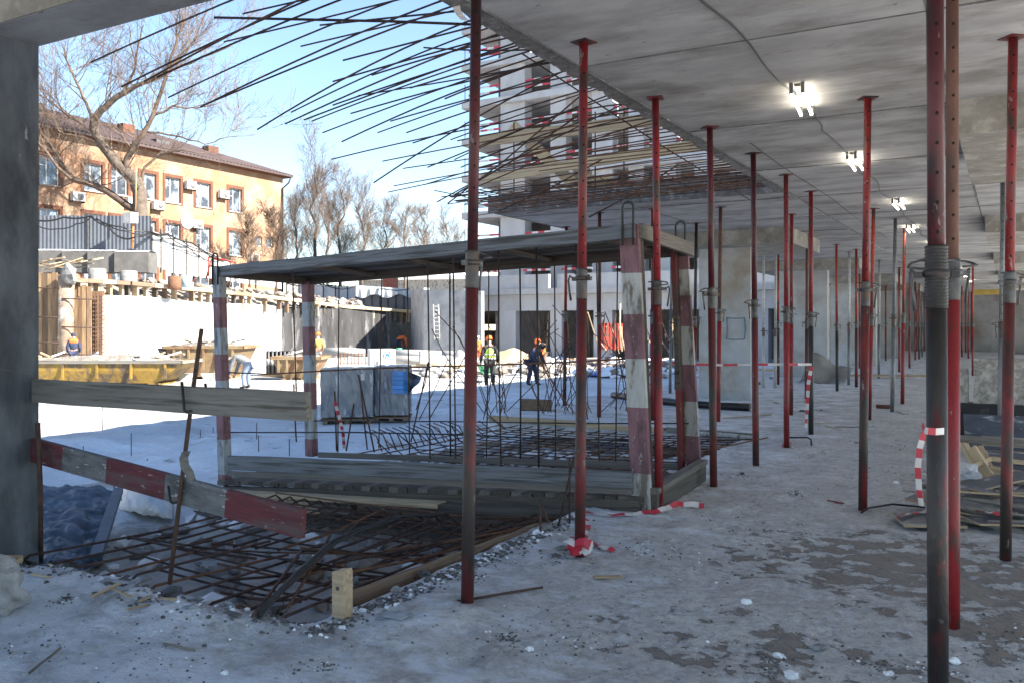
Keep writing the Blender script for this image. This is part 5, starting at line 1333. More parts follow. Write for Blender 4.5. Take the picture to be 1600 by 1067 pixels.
bare_tree(532,452,80,9.6,'second tall bare tree from the orange building corner',3)
bare_tree(566,452,84,9.2,'bare tree halfway between the orange building and the concrete tower',4)
bare_tree(600,455,90,8.4,'bushy bare tree above the netting fence',5,.8)
bare_tree(632,455,88,8.4,'bare tree behind the red brick chimney',6,.9)
bare_tree(668,455,96,8.6,'bare tree nearest the concrete tower',7,.8)
bare_tree(700,452,110,9.0,'faint bare tree behind the low pale building',8,.7)
bare_tree(512,452,110,12,'distant bare tree behind the tall thin one',9)
# shrubs casting shadow on the facade, nearer the building
bare_tree(432,445,63,5.5,'low bare shrub against the right end of the orange facade',12,.8)
bare_tree(390,440,60,4.5,'bare shrub in front of the orange facade, above the white fence',13,.8)
# ------------------------------------------------------------------ yard: skips, pallets, materials
M_yel = mat('yellow_skip_paint', (.30,.19,.035), (.2,.125,.025), 1.5, .6, .2, 12, c3=(.09,.065,.05), s3=2.2, t3=.53, w3=.06, var=0)
M_tan = mat('tan_skip_paint', (.26,.19,.105), (.18,.12,.065), 1.5, .6, .2, 12, c3=(.17,.09,.05), s3=1.6, t3=.54, w3=.06, var=0)
def skip(px0, px1, d_, dep, h_, m, label, hip=.25, zb=-.62, heap=True, tilt=0., name='skip_container', rimw=.07):
    a = P(px0, 600, d_); b2 = P(px1, 600, d_); a.z = b2.z = zb; M = frame(a, b2) @ Matrix.Rotation(tilt, 4, 'Z'); L = (b2-a).length
    r = thing(name, label, 'skip', M=M)
    mm = MB(); s_ = L*hip; b0, b1 = s_, L-s_; W_ = dep; nr = .12
    out = [(b0,nr,.12),(b1,nr,.12),(b1,W_-nr,.12),(b0,W_-nr,.12)]; mid = [(s_*.35,.02,h_*.62),(L-s_*.35,.02,h_*.62),(L-s_*.35,W_-.02,h_*.62),(s_*.35,W_-.02,h_*.62)]; tp = [(0,0,h_),(L,0,h_),(L,W_,h_),(0,W_,h_)]
    inn = [(.05,.05,h_),(L-.05,.05,h_),(L-.05,W_-.05,h_),(.05,W_-.05,h_)]; inb = [(b0,nr+.05,.3),(b1,nr+.05,.3),(b1,W_-nr-.05,.3),(b0,W_-nr-.05,.3)]
    mm.rings([out, mid, tp, inn, inb]); mm.part('hopper', m, r, local=True)
    mm = MB()
    mm.bb(-.05,L+.05,-rimw,0-.002,h_-.09,h_+.03); mm.bb(-.05,L+.05,W_+.002,W_+rimw,h_-.09,h_+.03); mm.bb(-.06,-.002,-rimw,W_+rimw,h_-.088,h_+.028); mm.bb(L+.002,L+.06,-rimw,W_+rimw,h_-.088,h_+.028)
    mm.part('rim', M_wbeige if m is M_yel else m, r, local=True)
    for k_ in range(5):
        x = s_*.6 + (L-1.2*s_)*k_/4; mm = MB(); mm.box((x,-.035,h_*.62),( .08,.05,h_*.62)); mm.part('side_rib', m, r, local=True)
    for x in (b0+.1, b1-.1):
        mm = MB(); mm.bb(x-.2,x+.2,.1,W_-.1,.0,.119); mm.part('skid', m, r, local=True)
    if heap:
        mm = MB(); mm.grid(26,10,lambda u,v: (.1+(L-.2)*u,.08+(W_-.16)*v, h_-.12+.30*math.sin(math.pi*u)**.5*math.sin(math.pi*v)+.10*noise.noise(Vector((u*11,v*5,px0))))); mm.part('waste_heap', M_waste, r, local=True)
        for k_ in range(14):
            mm2 = MB(); p = Vector((rnd.uniform(.3,L-.3), rnd.uniform(.2,W_-.2), h_+.12)); q = p + Vector((rnd.uniform(-.7,.7), rnd.uniform(-.3,.3), rnd.uniform(0,.2))); mm2.tube([p,q], .04, 4); mm2.part('scrap', rnd.choice((M_wpale,M_snow,M_wgrey,M_galv)), r, local=True)
    return r
skip(20,284,31.5,1.9,.92,M_yel,'long yellow skip full of snow and waste at the left of the yard',.16)
skip(256,380,35.5,2.0,1.35,M_tan,'tall tan skip with scrap on top behind the yellow skip',.22)
skip(424,500,34.5,1.8,.95,M_tan,'small rusty skip full of debris between the two left posts',.25)
for x_, lab in ((283,'white foot bracket under the tan skip, left one'),(330,'white foot bracket under the tan skip, right one')):
    p = Z(x_, 596, -.58); mm = MB(); mm.rings([[p+RT*-.42+Vector((0,0,.32)), p+RT*.42+Vector((0,0,.32)), p+RT*.42+FW*.3+Vector((0,0,.32)), p-RT*.42+FW*.3+Vector((0,0,.32))],[p+RT*-.25, p+RT*.25, p+RT*.25+FW*.3, p-RT*.25+FW*.3]]); mm.top('foot_bracket', M_pwht, lab, 'bracket')
# dark cloth bundle on tan skip
mm = MB()
for k_ in range(9): mm.blob(P(258+k_*3.2, 547+3*math.sin(k_), 36), .22, (1.3,1,.6), k_, amp=.4)
mm.top('dark_bundle', M_rubber, 'dark crumpled bundle lying on the tan skip', 'bundle')
plank(P(60,561,33), P(250,563,34), .12, .2, M_wpale, 'long_plank', None, 'long pale plank lying on the back rim of the yellow skip', 'plank')
# pallet of black rolls
pr = thing('roll_pallet', 'pallet of upright black rolls with pale labels before the white wall', 'pallet load', P(438,577,37.5))
for j in range(2):
    for k_ in range(7):
        p = P(419+6.3*k_, 577, 37.3+j*.4); p.z = -.45; mm = MB(); mm.lathe([(.085,0),(.088,.02),(.088,.93),(.06,.95)], 10, M=Matrix.Translation(p)); q = mm.part('membrane_roll', M_rubber, pr)
        mm = MB(); mm.lathe([(.0895,.35),(.0895,.62)], 10, M=Matrix.Translation(p)); mm.part('roll_label', rnd.choice((M_pbluw, mat('green_label',(.25,.45,.2),None,5,.6,0), M_pbluw)), pr)
mm = MB(); p = P(438,578,37.5); mm.box((p.x,p.y,-.52),(1.3,1.0,.12)); mm.part('pallet_base', M_wpale, pr)
# wrapped pallets in front
wp = thing('wrapped_pallet_load', 'large grey plastic-wrapped pallet load in the snow, left of two', 'pallet load', P(540,655,19.4))
def wrapped(r, px0, px1, py_t, d_, dep, zb, seed, tilt=.12):
    a = P(px0,640,d_); b2 = P(px1,640,d_); a.z = b2.z = zb; M = frame(a, b2) @ Matrix.Rotation(tilt,4,'Z'); L = (b2-a).length; H_ = P(px0,py_t,d_).z - zb
    mm = MB(); NX = 90; NZ = 36; per = 2*(L+dep)
    def pt(u, v):
        s_ = u*per; 
        cr = .05
        if s_ < L: x, y, nx_, ny_ = s_, 0, 0, -1
        elif s_ < L+dep: x, y, nx_, ny_ = L, s_-L, 1, 0
        elif s_ < 2*L+dep: x, y, nx_, ny_ = 2*L+dep-s_, dep, 0, 1
        else: x, y, nx_, ny_ = 0, per-s_, -1, 0
        wv = .013*noise.noise(Vector((s_*5+v*2,v*2.4,seed)))*2 + .008*math.sin(s_*23+v*9+3*math.sin(v*5+s_*2)) + .006*math.sin(s_*60+v*16)
        wv += .03*max(0,.15-v)*5*math.sin(s_*17)*.5
        return M @ Vector((x+nx_*wv, y+ny_*wv, v*H_))
    mm.grid(NX*2, NZ, pt); mm.part('plastic_wrap', M_filmd, r)
    mm = MB(); mm.grid(20,14,lambda u,v: M @ Vector((L*u, dep*v, H_+.008+.02*noise.noise(Vector((u*6,v*6,seed)))))); mm.part('top_wrap', M_filmd, r)
    for k_ in range(4):
        mm = MB(); mm.box(((L)*.5, dep*(.05+.3*k_), .02-.08),(L+.04,.10,.03), M); mm.part('pallet_board', M_wbrown, r)
    for k_ in range(3):
        mm = MB(); mm.box((L*(.08+.42*k_), dep*.5, -.11),(.10,dep,.08), M); mm.part('pallet_block', M_wbrown, r)
    return M, L, H_
M1, L1, H1 = wrapped(wp, 501, 582, 577, 18.9, 1.0, -.40, 1)
mm = MB(); mm.box((L1*.80, -.018, H1-.17),(.08,.004,.13),M1); mm.part('paper_label', M_wpan, wp)
wp2 = thing('wrapped_pallet_load', 'grey plastic-wrapped pallet load with blue strapping, right of two', 'pallet load', P(610,650,19.8))
M2, L2, H2 = wrapped(wp2, 585, 637, 573, 19.2, .9, -.38, 5, .02)
M_blup = mat('bright_blue_plastic', (.04,.22,.55), None, 4, .4, .05)
for k_ in range(5):
    mm = MB(); p = P(625,583+k_*7,19.0); mm.box(p,(.30,.16,.09)); mm.part('blue_crate', M_blup, wp2)
mm = MB(); mm.grid(12,12,lambda u,v: P(634+24*u*(1-.5*v)+4*math.sin(v*3),578+10*u+42*v*(1-.6*u),19.1+.25*math.sin(u*3+v*2)+.1*math.sin(v*9))); o = mm.part('torn_wrap', M_filmd, wp2)
md = o.modifiers.new('thickness','SOLIDIFY'); md.thickness = .004
# insulation stack
ins = thing('insulation_stack', 'white wrapped insulation stack with blue print beyond the wrapped pallets', 'stack', P(595,570,43))
mm = MB(); p = P(596,571,43); z1 = P(596,545,43).z; mm.bb(-.62,.62,-.5,.5,0,z1-p.z,0,Matrix.Translation(p) @ Matrix.Rotation(ANG+.3,4,'Z')); mm.part('wrapped_block', M_wpan, ins)
for k_, (a, b2) in enumerate((((598,562),(600,553)),((600,553),(604,551)),((601,561),(605,552)),((605,552),(607,558)),((606,559),(609,549)))):
    mm = MB(); mm.tube([P(*a,42.2), P(*b2,42.2)], .03, 4); mm.part('print_stroke', M_blup, ins)
wf_ = thing('rebar_cage', 'small rusty reinforcement cage before the white insulation stack', 'rebar cage', P(552,568,40))
for k_ in range(8):
    mm = MB(); x_ = 532+5.6*k_; mm.tube([P(x_,570,40), P(x_,551,40)], .018, 4); mm.part('cage_bar', M_rebarb, wf_)
for y_ in (553,560,567):
    mm = MB(); mm.tube([P(530,y_,40), P(574,y_,40)], .018, 4); mm.part('cage_bar', M_rebarb, wf_)
# grey membrane rolls and crumpled felt
M_felt = mat('grey_felt', (.36,.36,.35), (.26,.26,.26), 2, .9, .2, 10)
for i, (x0, y0, x1, y1, d_, r_, lab) in enumerate(((506,549,570,551,47,.22,'short grey felt roll left of the insulation stack'),(612,552,700,556,48,.24,'long grey felt roll lying right of the insulation stack'),(606,561,690,566,44,.22,'second grey felt roll, nearer, right of the insulation stack'),(690,553,745,560,46,.22,'grey felt roll behind the peaked felt'),(650,570,760,575,40,.10,'thin pale pole lying before the felt rolls'))):
    p0, p1 = P(x0,y0,d_), P(x1,y1,d_); mm = MB(); mm.tube([p0, p0.lerp(p1,.5)+Vector((0,0,.04)), p1], r_, 10); mm.top('felt_roll' if i < 4 else 'pole', M_felt if i < 4 else M_wpale, lab, 'roll' if i < 4 else 'pole')
def feltf(u, v):
    p = P(655+85*u, 552+20*v, 43-2*v); p.z += .35*max(0, math.sin(u*9+1))**2*(1-v)*.8 + .08*noise.noise(Vector((u*8,v*4,1))) - .1; return p
mm = MB(); mm.grid(40,14,feltf); o = mm.top('felt_sheet', M_felt, 'crumpled grey felt sheet with peaked folds in the yard', 'sheet'); md = o.modifiers.new('thickness','SOLIDIFY'); md.thickness = .01
def bluef(u, v):
    p = Z(915+95*u, 572+15*v, -.52); p.z += .05*noise.noise(Vector((u*10,v*5,1))); return p
mm = MB(); mm.grid(30,8,bluef); o = mm.top('blue_sheet', mat('bright_blue_sheet', (.05,.13,.48), (.035,.09,.36), 2, .5, .2, 8), 'bright blue sheet spread on the yard behind the thicket of rods', 'sheet'); md = o.modifiers.new('thickness','SOLIDIFY'); md.thickness = .01
rc = thing('red_bin', 'bright red open steel bin in front of the podium', 'bin', P(958,545,47))
mm = MB(); p = P(943,546,47); q = P(976,546,47.6); h_ = P(943,505,47).z - p.z
mm.rings([[v + Vector((0,0,z)) for v in (p, q, q+FW*1.4, p+FW*1.4)] for z in (0, h_)]); mm.part('bin_body', PR['orange'], rc)
for v in (p, p.lerp(q,.5), q):
    mm = MB(); w_ = v-FW*.05; mm.box((w_.x,w_.y,w_.z+h_*.55),(.09,.09,h_*1.15)); mm.part('bin_rib', PR['orange'], rc)
mm = MB(); mm.tube([P(968,545,46.6), P(969,475,46.8)], .05, 5); mm.part('upright_board', M_wpale, rc)
# rubble berm, sand, timbers in front of the podium
bm_ = MB()
for k_ in range(420):
    px = rnd.uniform(665,1080); d_ = rnd.uniform(36,50); p = P(px, 540, d_); p.z = -.55 + rnd.uniform(0,.25); bm_.blob(p, rnd.uniform(.08,.32), (1.4,1.1,.6), k_, sub=1, mi=0 if k_ % 3 else 1)
bm_.top('rubble', [M_soil, M_snow], 'snowy rubble and clods scattered before the podium', 'rubble', kind='stuff')
def heapf(c, rx, ry, h_):
    return lambda u, v: (c.x + (u-.5)*2*rx, c.y + (v-.5)*2*ry, c.z + h_*math.exp(-((u-.5)**2+(v-.5)**2)*14)*(1+.4*noise.noise(Vector((u*7,v*7,h_)))) - .15)
c0 = P(800,552,46); c0.z=-.55; mm = MB(); mm.grid(24,24,heapf(c0,3.6,2.2,1.0)); mm.top('sand_heap', mat('yellow_sand', (.50,.38,.23), (.38,.28,.17), 2, .95, .4, 8), 'yellowish sand heap in front of the podium pillars', 'heap')
for i in range(14):
    px = rnd.uniform(640,1060); y_ = rnd.uniform(556,572); d_ = 1360*2.05/(y_-508); a = P(px,y_,d_); b2 = P(px+rnd.uniform(25,80),y_+rnd.uniform(-3,3),d_+rnd.uniform(-1,1)); a.z = b2.z = -.42
    plank(a, b2, .06, .16, rnd.choice((M_wpale,M_wfresh,M_wbrown)), 'scattered_plank', None, 'tan plank lying among the rubble before the podium', 'plank', 'planks among the rubble')
# row of rods and small stuff along the right of the yard seen beyond the props
for i in range(26):
    px = rnd.uniform(925,1075); b0 = P(px, rnd.uniform(540,556), 40+rnd.uniform(0,6)); t0_ = P(px+rnd.uniform(-22,22), rnd.uniform(480,530), 42)
    mm = MB(); mm.tube([b0,t0_], .03, 4); mm.top('leaning_stick', M_wpale if i % 3 else M_rebar, 'pale stick leaning in the clutter beside the red bin', 'stick', 'sticks around the red bin')
# ------------------------------------------------------------------ workers
M_skin = mat('skin', (.45,.27,.19), None, 5, .6, 0, var=0)
CL = {k_: mat('cloth_' + k_, c, tuple(q*.7 for q in c), 6, .9, .2, 20, var=0) for k_, c in dict(navy=(.035,.045,.09), black=(.03,.03,.035), orange=(.75,.17,.04), grey=(.17,.18,.19), denim=(.20,.26,.36), lime=(.50,.72,.12), ochre=(.5,.30,.08), brown=(.18,.12,.09), white=(.7,.7,.7), green=(.1,.4,.2), dgreen=(.08,.12,.1)).items()}
def skinned(name, verts, edges, radii, m, parent, M, root=0, sub=1):
    me = bpy.data.meshes.new(name); bm = bmesh.new(); sl_ = bm.verts.layers.skin.verify()
    vs = [bm.verts.new(v) for v in verts]
    for i, v in enumerate(vs):
        v[sl_].radius = radii[i] if isinstance(radii[i], tuple) else (radii[i], radii[i]); v[sl_].use_root = (i == root)
    for a, b2 in edges: bm.edges.new((vs[a], vs[b2]))
    bm.to_mesh(me); bm.free(); me.materials.append(m)
    o = link(name, me, parent, M)
    s_ = o.modifiers.new('skin', 'SKIN'); s_.use_smooth_shade = True
    u = o.modifiers.new('sub', 'SUBSURF'); u.levels = sub; u.render_levels = sub
    return o
POSE = {
 'stand': dict(pel=(0,0,.95), ch=(0,.02,1.33), nk=(0,.03,1.48), hd=(0,.05,1.62), sh=.19, el=((-.27,.0,1.12),(.27,.0,1.12)), ha=((-.25,.14,.90),(.25,.14,.90)), kn=((-.11,.03,.50),(.11,.03,.50)), an=((-.12,-.02,.09),(.12,-.02,.09))),
 'walk': dict(pel=(0,0,.94), ch=(0,.05,1.32), nk=(0,.08,1.47), hd=(0,.12,1.61), sh=.20, el=((-.29,-.02,1.10),(.29,-.02,1.10)), ha=((-.30,.20,.86),(.30,.20,.86)), kn=((-.10,.18,.52),(.10,-.02,.49)), an=((-.10,.22,.10),(.10,-.30,.14))),
 'bend': dict(pel=(0,-.18,.90), ch=(0,.26,1.05), nk=(0,.40,1.03), hd=(0,.54,.98), sh=.19, el=((-.22,.42,.76),(.22,.42,.76)), ha=((-.15,.50,.48),(.15,.50,.48)), kn=((-.13,-.02,.50),(.13,-.02,.50)), an=((-.15,-.06,.09),(.15,-.06,.09))),
 'stoop': dict(pel=(0,-.10,.92), ch=(0,.16,1.22), nk=(0,.27,1.33), hd=(0,.38,1.40), sh=.19, el=((-.24,.26,.98),(.24,.26,.98)), ha=((-.16,.44,.80),(.16,.44,.80)), kn=((-.14,.06,.50),(.12,.0,.50)), an=((-.16,.08,.09),(.12,-.14,.09))),
}
def worker(loc, face, pose, top, legs, label, helmet=None, cap=None, vest=None, bands=None, sc=1.0):
    q = POSE[pose]; V = lambda t: Vector(t)
    M = Matrix.Translation(loc) @ Matrix.Rotation(face, 4, 'Z') @ Matrix.Scale(sc, 4)
    r = thing('person', label, 'person', M=Matrix.Translation(loc) @ Matrix.Rotation(face, 4, 'Z'))
    pel, ch, nk, hd = V(q['pel']), V(q['ch']), V(q['nk']), V(q['hd'])
    vs = [pel, pel.lerp(ch,.5), ch, nk, hd, hd + (hd-nk).normalized()*.09]; ed = [(0,1),(1,2),(2,3),(3,4),(4,5)]; ra = [(.15,.12),(.145,.115),(.165,.125),.055,(.085,.10),(.07,.08)]
    for s_, i in ((-1,0),(1,1)):
        b = len(vs); el, ha = V(q['el'][i]), V(q['ha'][i]); sh = ch + Vector((s_*q['sh'], 0, .06)); hx = ha + (ha-el).normalized()*.08
        vs += [sh, el, ha, hx]; ed += [(2,b),(b,b+1),(b+1,b+2),(b+2,b+3)]; ra += [.065,.047,.032,(.042,.022)]
    for s_, i in ((-1,0),(1,1)):
        b = len(vs); kn, an = V(q['kn'][i]), V(q['an'][i]); hp = pel + Vector((s_*.10,0,-.06)); vs += [hp, kn, an, an + Vector((0,.15,-.05))]; ed += [(0,b),(b,b+1),(b+1,b+2),(b+2,b+3)]; ra += [.095,.062,.042,(.045,.03)]
    skinned('body', vs, ed, ra, M_skin, r, M)
    # jacket
    jv = vs[:3] + [ch.lerp(nk,.75)] + vs[6:9] + vs[10:13]; je = [(0,1),(1,2),(2,3),(2,4),(4,5),(5,6),(2,7),(7,8),(8,9)]; jr = [(.19,.155),(.185,.15),(.205,.16),.085,.092,.072,.055,.092,.072,.055]
    jk = skinned('jacket', jv, je, jr, CL[top], r, M)
    tv = [pel, vs[14], vs[15], vs[16]*1.0, vs[18], vs[19], vs[20]*1.0]; skinned('trousers', tv, [(0,1),(1,2),(2,3),(0,4),(4,5),(5,6)], [(.175,.15),.125,.09,.075,.125,.09,.075], CL[legs], r, M)
    for i in (16, 20):
        a = vs[i]; skinned('boot', [a+Vector((0,0,.05)), a+Vector((0,0,-.02)), a+Vector((0,.17,-.045))], [(0,1),(1,2)], [.06,.058,(.05,.04)], CL['black'], r, M)
    for i, s_ in ((9,-1),(13,1)):
        h = vs[i]; d_ = (vs[i]-vs[i-1]).normalized(); mm = MB(); sd_ = Vector((0,1,0)) - d_*d_.y; sd_.normalize(); inw = Vector((-s_,0,0))
        for k_ in range(4):
            o_ = sd_*(.033-.022*k_); l_ = (.065,.075,.072,.055)[k_]; b0 = h + o_ - d_*.015; mm.tube([b0, b0+d_*l_*.5+inw*.006, b0+d_*l_*.85+inw*.028], [.0105,.0095,.008], 5)
        b0 = h - d_*.06 + sd_*.035; mm.tube([b0, b0+sd_*.028+d_*.022, b0+sd_*.032+d_*.055+inw*.015], [.012,.011,.009], 5)
        mm.v = [tuple(M @ Vector(v)) for v in mm.v]; mm.part('fingers', CL['grey'], r)
    up = (hd-nk).normalized(); fw = Vector((0,1,0)) - up*up.y; fw.normalize(); sdv = up.cross(fw)
    # face: nose, ears, eyes
    mm = MB(); c_f = hd + up*.02
    mm.blob(c_f + fw*.112, .018, (.8,1,1.3), 1, 0, 1); mm.blob(c_f + sdv*.088, .022, (.5,1,1.4), 2, 0, 1); mm.blob(c_f - sdv*.088, .022, (.5,1,1.4), 3, 0, 1)
    mm.v = [tuple(M @ Vector(v)) for v in mm.v]; mm.part('face_features', M_skin, r)
    mm = MB()
    for s_ in (-1,1): mm.blob(c_f + fw*.098 + sdv*.033*s_ + up*.015, .010, (1,.6,.7), 1, 0, 1)
    mm.v = [tuple(M @ Vector(v)) for v in mm.v]; mm.part('eyes', CL['black'], r)
    Hm = M @ Matrix(((sdv.x,fw.x,up.x,hd.x),(sdv.y,fw.y,up.y,hd.y),(sdv.z,fw.z,up.z,hd.z),(0,0,0,1)))
    if helmet:
        mm = MB(); mm.lathe([(.158,.045),(.150,.05),(.134,.07),(.125,.12),(.100,.168),(.055,.195),(.01,.203)], 14, M=Hm); mm.box((0,.135,.052),(.15,.08,.012),Hm); mm.part('helmet', CL[helmet], r)
    else:
        mm = MB(); mm.lathe([(.112,.02),(.120,.06),(.112,.12),(.075,.158),(.01,.168)], 12, M=Hm); mm.part('cap', CL[cap or 'black'], r)
    if vest:
        vv = [pel.lerp(ch,.12), pel.lerp(ch,.5), ch, ch.lerp(nk,.45)]; vt = skinned('vest', vv, [(0,1),(1,2),(2,3)], [(.225,.185),(.215,.18),(.215,.185),(.13,.12)], CL[vest], r, M)
        for t in (.18,.55):
            c_ = pel.lerp(ch,t); mm = MB(); mm.lathe([(.212,-.02),(.214,.02)], 16, M=M @ Matrix.Translation(c_) @ Matrix.Diagonal((1.06,.90,1,1))); mm.part('reflective_band', CL['white'], r)
    if bands:
        c_ = ch + Vector((0,0,.05)); skinned('shoulder_panel', [c_+Vector((-.2,0,.03)), c_, c_+Vector((.2,0,.03))], [(0,1),(1,2)], [.10,(.175,.16),.10], CL[bands], r, M, root=1)
    return r
def wl_(px, pyf, d_):
    p = P(px, pyf, d_); return p
FA = ANG  # facing away from the camera
worker(wl_(115,581,40.0), FA+.4, 'stand', 'navy', 'navy', 'worker in navy and orange jacket standing by the timber shoring', cap='navy', bands='orange', sc=1.0)
worker(Z(383,607,-.58), FA+1.3, 'bend', 'grey', 'denim', 'worker in grey top and pale denim overalls bending over beside the skips', cap='grey')
vw = worker(Z(765,604,-.58), FA+.15, 'walk', 'black', 'black', 'worker in lime vest and orange helmet walking away with a wheelbarrow', helmet='orange', vest='lime')
worker(Z(832,602,-.58), FA-2.2, 'stoop', 'navy', 'navy', 'worker in dark clothes stooping behind the thicket of rods', cap='black')
worker(wl_(847,582,38), FA+2.6, 'stoop', 'orange', 'brown', 'worker in orange jacket stooping behind the dark-clad worker', helmet='orange', sc=.95)
worker(wl_(497,574,45), FA+.3, 'stand', 'ochre', 'brown', 'worker in ochre jacket and orange helmet beyond the far left post', helmet='orange')
worker(wl_(624,553,62), FA-.6, 'bend', 'orange', 'navy', 'far worker in orange top bending before the black tarred wall', cap='orange', sc=1.1)
worker(wl_(747,565,52), FA+.2, 'stand', 'orange', 'orange', 'far worker in orange overalls half hidden behind the foremost prop', helmet='white', sc=.85)
gb = MB(); gb.lathe([(.18,0),(.24,.42),(.22,.42),(.17,.05)], 12, M=Matrix.Translation(P(624,553,59))); gb.top('bucket', CL['green'], 'green bucket at the feet of the far bending worker', 'bucket')
# wheelbarrow ahead of the vest worker
wb = thing('wheelbarrow', 'green wheelbarrow pushed by the worker in the lime vest', 'wheelbarrow', M=Matrix.Translation(Z(766,600,-.58)) @ Matrix.Rotation(FA+.15,4,'Z'))
mm = MB(); mm.rings([[(-.22,.75,.35),(.22,.75,.35),(.22,1.25,.35),(-.22,1.25,.35)],[(-.34,.62,.66),(.34,.62,.66),(.34,1.45,.66),(-.34,1.45,.66)],[(-.31,.65,.66),(.31,.65,.66),(.31,1.42,.66),(-.31,1.42,.66)],[(-.20,.78,.38),(.20,.78,.38),(.20,1.22,.38),(-.20,1.22,.38)]]); mm.part('tray', CL['green'], wb, local=True)
for s_ in (-1,1):
    mm = MB(); mm.tube([(s_*.30,.15,.84),(s_*.28,.5,.68),(s_*.20,.8,.34),(s_*.06,1.5,.22)], .018, 6); mm.part('handle', CL['green'], wb, local=True)
    mm = MB(); mm.tube([(s_*.22,.75,.36),(s_*.24,.70,.02)], .016, 5); mm.part('stand_leg', M_dark, wb, local=True)
mm = MB(); mm.lathe([(.05,-.04),(.18,-.04),(.20,-.02),(.20,.02),(.18,.04),(.05,.04)], 16, M=Matrix.Translation(Vector((0,1.5,.20))) @ Matrix.Rotation(math.pi/2,4,'Y')); mm.part('wheel', M_rubber, wb, local=True)
# ------------------------------------------------------------------ hall floor things
hs = [Z(958,617,.05), Z(1000,622,.06), Z(1060,629,.06), Z(1110,633,.06), Z(1172,636,.06)]
mm = MB(); mm.tube(hs, [.075,.075,.07,.07,.075], 10); mm.top('black_hose', M_rubber, 'thick black hose lying on the floor before the first concrete pillar', 'hose')
mm = MB(); mm.tube([Z(1085,677,.03), Z(1130,679,.03), Z(1176,684,.03)], .035, 8); mm.top('white_pipe', M_pwht, 'short white pipe on the floor at the far rim of the pit', 'pipe')
pts = [Z(1232,683,.02), Z(1233,683,.12), Z(1262,683,.12), Z(1267,686,.10), Z(1268,695,.0)]
mm = MB(); mm.tube(pts, .012, 6); mm.top('bent_bar', M_dark, 'low bent bar hoop on the floor right of the pink-taped prop', 'bar')
mm = MB(); mm.tube([Z(1346,800,.01), Z(1358,793,.03), Z(1395,787,.03), Z(1445,792,.015)], .009, 6); mm.top('bent_wire', M_dark, 'bent dark wire curving from the foot of the tall middle prop', 'wire')
mm = MB(); mm.tube([Z(702,941,.02), Z(780,928,.018), Z(848,917,.02)], .008, 6); mm.top('floor_rod', M_rebar, 'thin rusty rod lying at the foot of the foremost prop', 'rod')
def sheetf(u, v):
    a = Z(1248+72*u, 598, 0); p = a + Vector((0,1.6*v,0)); p.z = .02 + .75*v**1.3*(.7+.3*math.cos(u*3.2)) + .05*math.sin(u*9); return p
mm = MB(); mm.grid(24,14,sheetf); o = mm.top('grey_sheet', mat('dull_grey_sheet', (.24,.24,.24), (.16,.16,.16), 2, .5, .2, 8), 'curled dull grey sheet standing against the second pillar', 'sheet'); md = o.modifiers.new('thickness','SOLIDIFY'); md.thickness = .01
plank(Z(1315,586,.08), Z(1455,587,.08), .06, .16, M_wfresh, 'floor_plank', None, 'long yellowish plank lying across the hall floor behind the middle props', 'plank')
plank(Z(1180,577,.08), Z(1222,579,.08), .06, .16, M_wfresh, 'floor_plank', None, 'short brown plank on the floor between the first two pillars', 'plank')
for i, (x0,y0,x1,y1,w_,m,lab) in enumerate(((1252,662,1290,660,.03,M_wpale,'thin pale lath crossing behind the grey-footed prop'),(1290,665,1314,671,.03,M_wpale,'short pale lath right of the grey-footed prop'),(1305,666,1345,666,.03,M_wgrey,'thin grey lath lying left of the tall middle prop'),
   (1130,652,1205,648,.04,M_wpale,'crooked pale lath on the floor behind the passage end'),(1404,642,1416,647,.08,M_pwht,'small white offcut at the foot of the grey prop'),(1293,780,1318,785,.02,PR['red'],'thin red splinter on the open floor'),
   (928,902,970,899,.05,M_wfresh,'orange-brown wood splinter on the near floor'),(197,917,222,937,.03,M_wpale,'pale wood splinter on the snowy near floor'),(46,1048,95,1013,.012,M_wgrey,'thin straw-like stick on the near left floor'),(255,1006,305,1014,.012,M_wgrey,'thin pale straw on the near floor, centre left'),
   (1210,628,1215,630,.06,M_wfresh,'small tan wood block between the pillars on the floor'),(1256,626,1268,630,.05,M_wpale,'tiny pale block on the floor'),(1410,765,1450,768,.05,M_pwht,'pale board end sticking out of the plywood pile'))):
    a, b2 = Z(x0,y0,.0), Z(x1,y1,.0); a.z = hfl(a.x,a.y)+.012; b2.z = hfl(b2.x,b2.y)+.014
    plank(a, b2, .012, w_, m, 'wood_splinter', None, lab, 'splinter', seg=3, warp=.002)
# block on the far pit rim
mm = MB(); c0 = Z(838,640,.0); mm.box((0,0,.10),(.60,.35,.20),Matrix.Translation(c0) @ Matrix.Rotation(.5,4,'Z'), jit=.02); mm.top('wood_block', M_wbrown, 'brown cardboard-like block on the far rim of the pit', 'block')
for x_, y_, lab in ((1380,642,'rusty brick piece at the foot of the orange-red prop'),(1180,605,'orange brick fragment on the floor between the pillars')):
    mm = MB(); c0 = Z(x_, y_-5, .0); mm.box((c0.x,c0.y,.03),(.25,.12,.065), jit=.01); mm.top('brick', M_ochre, lab, 'brick')
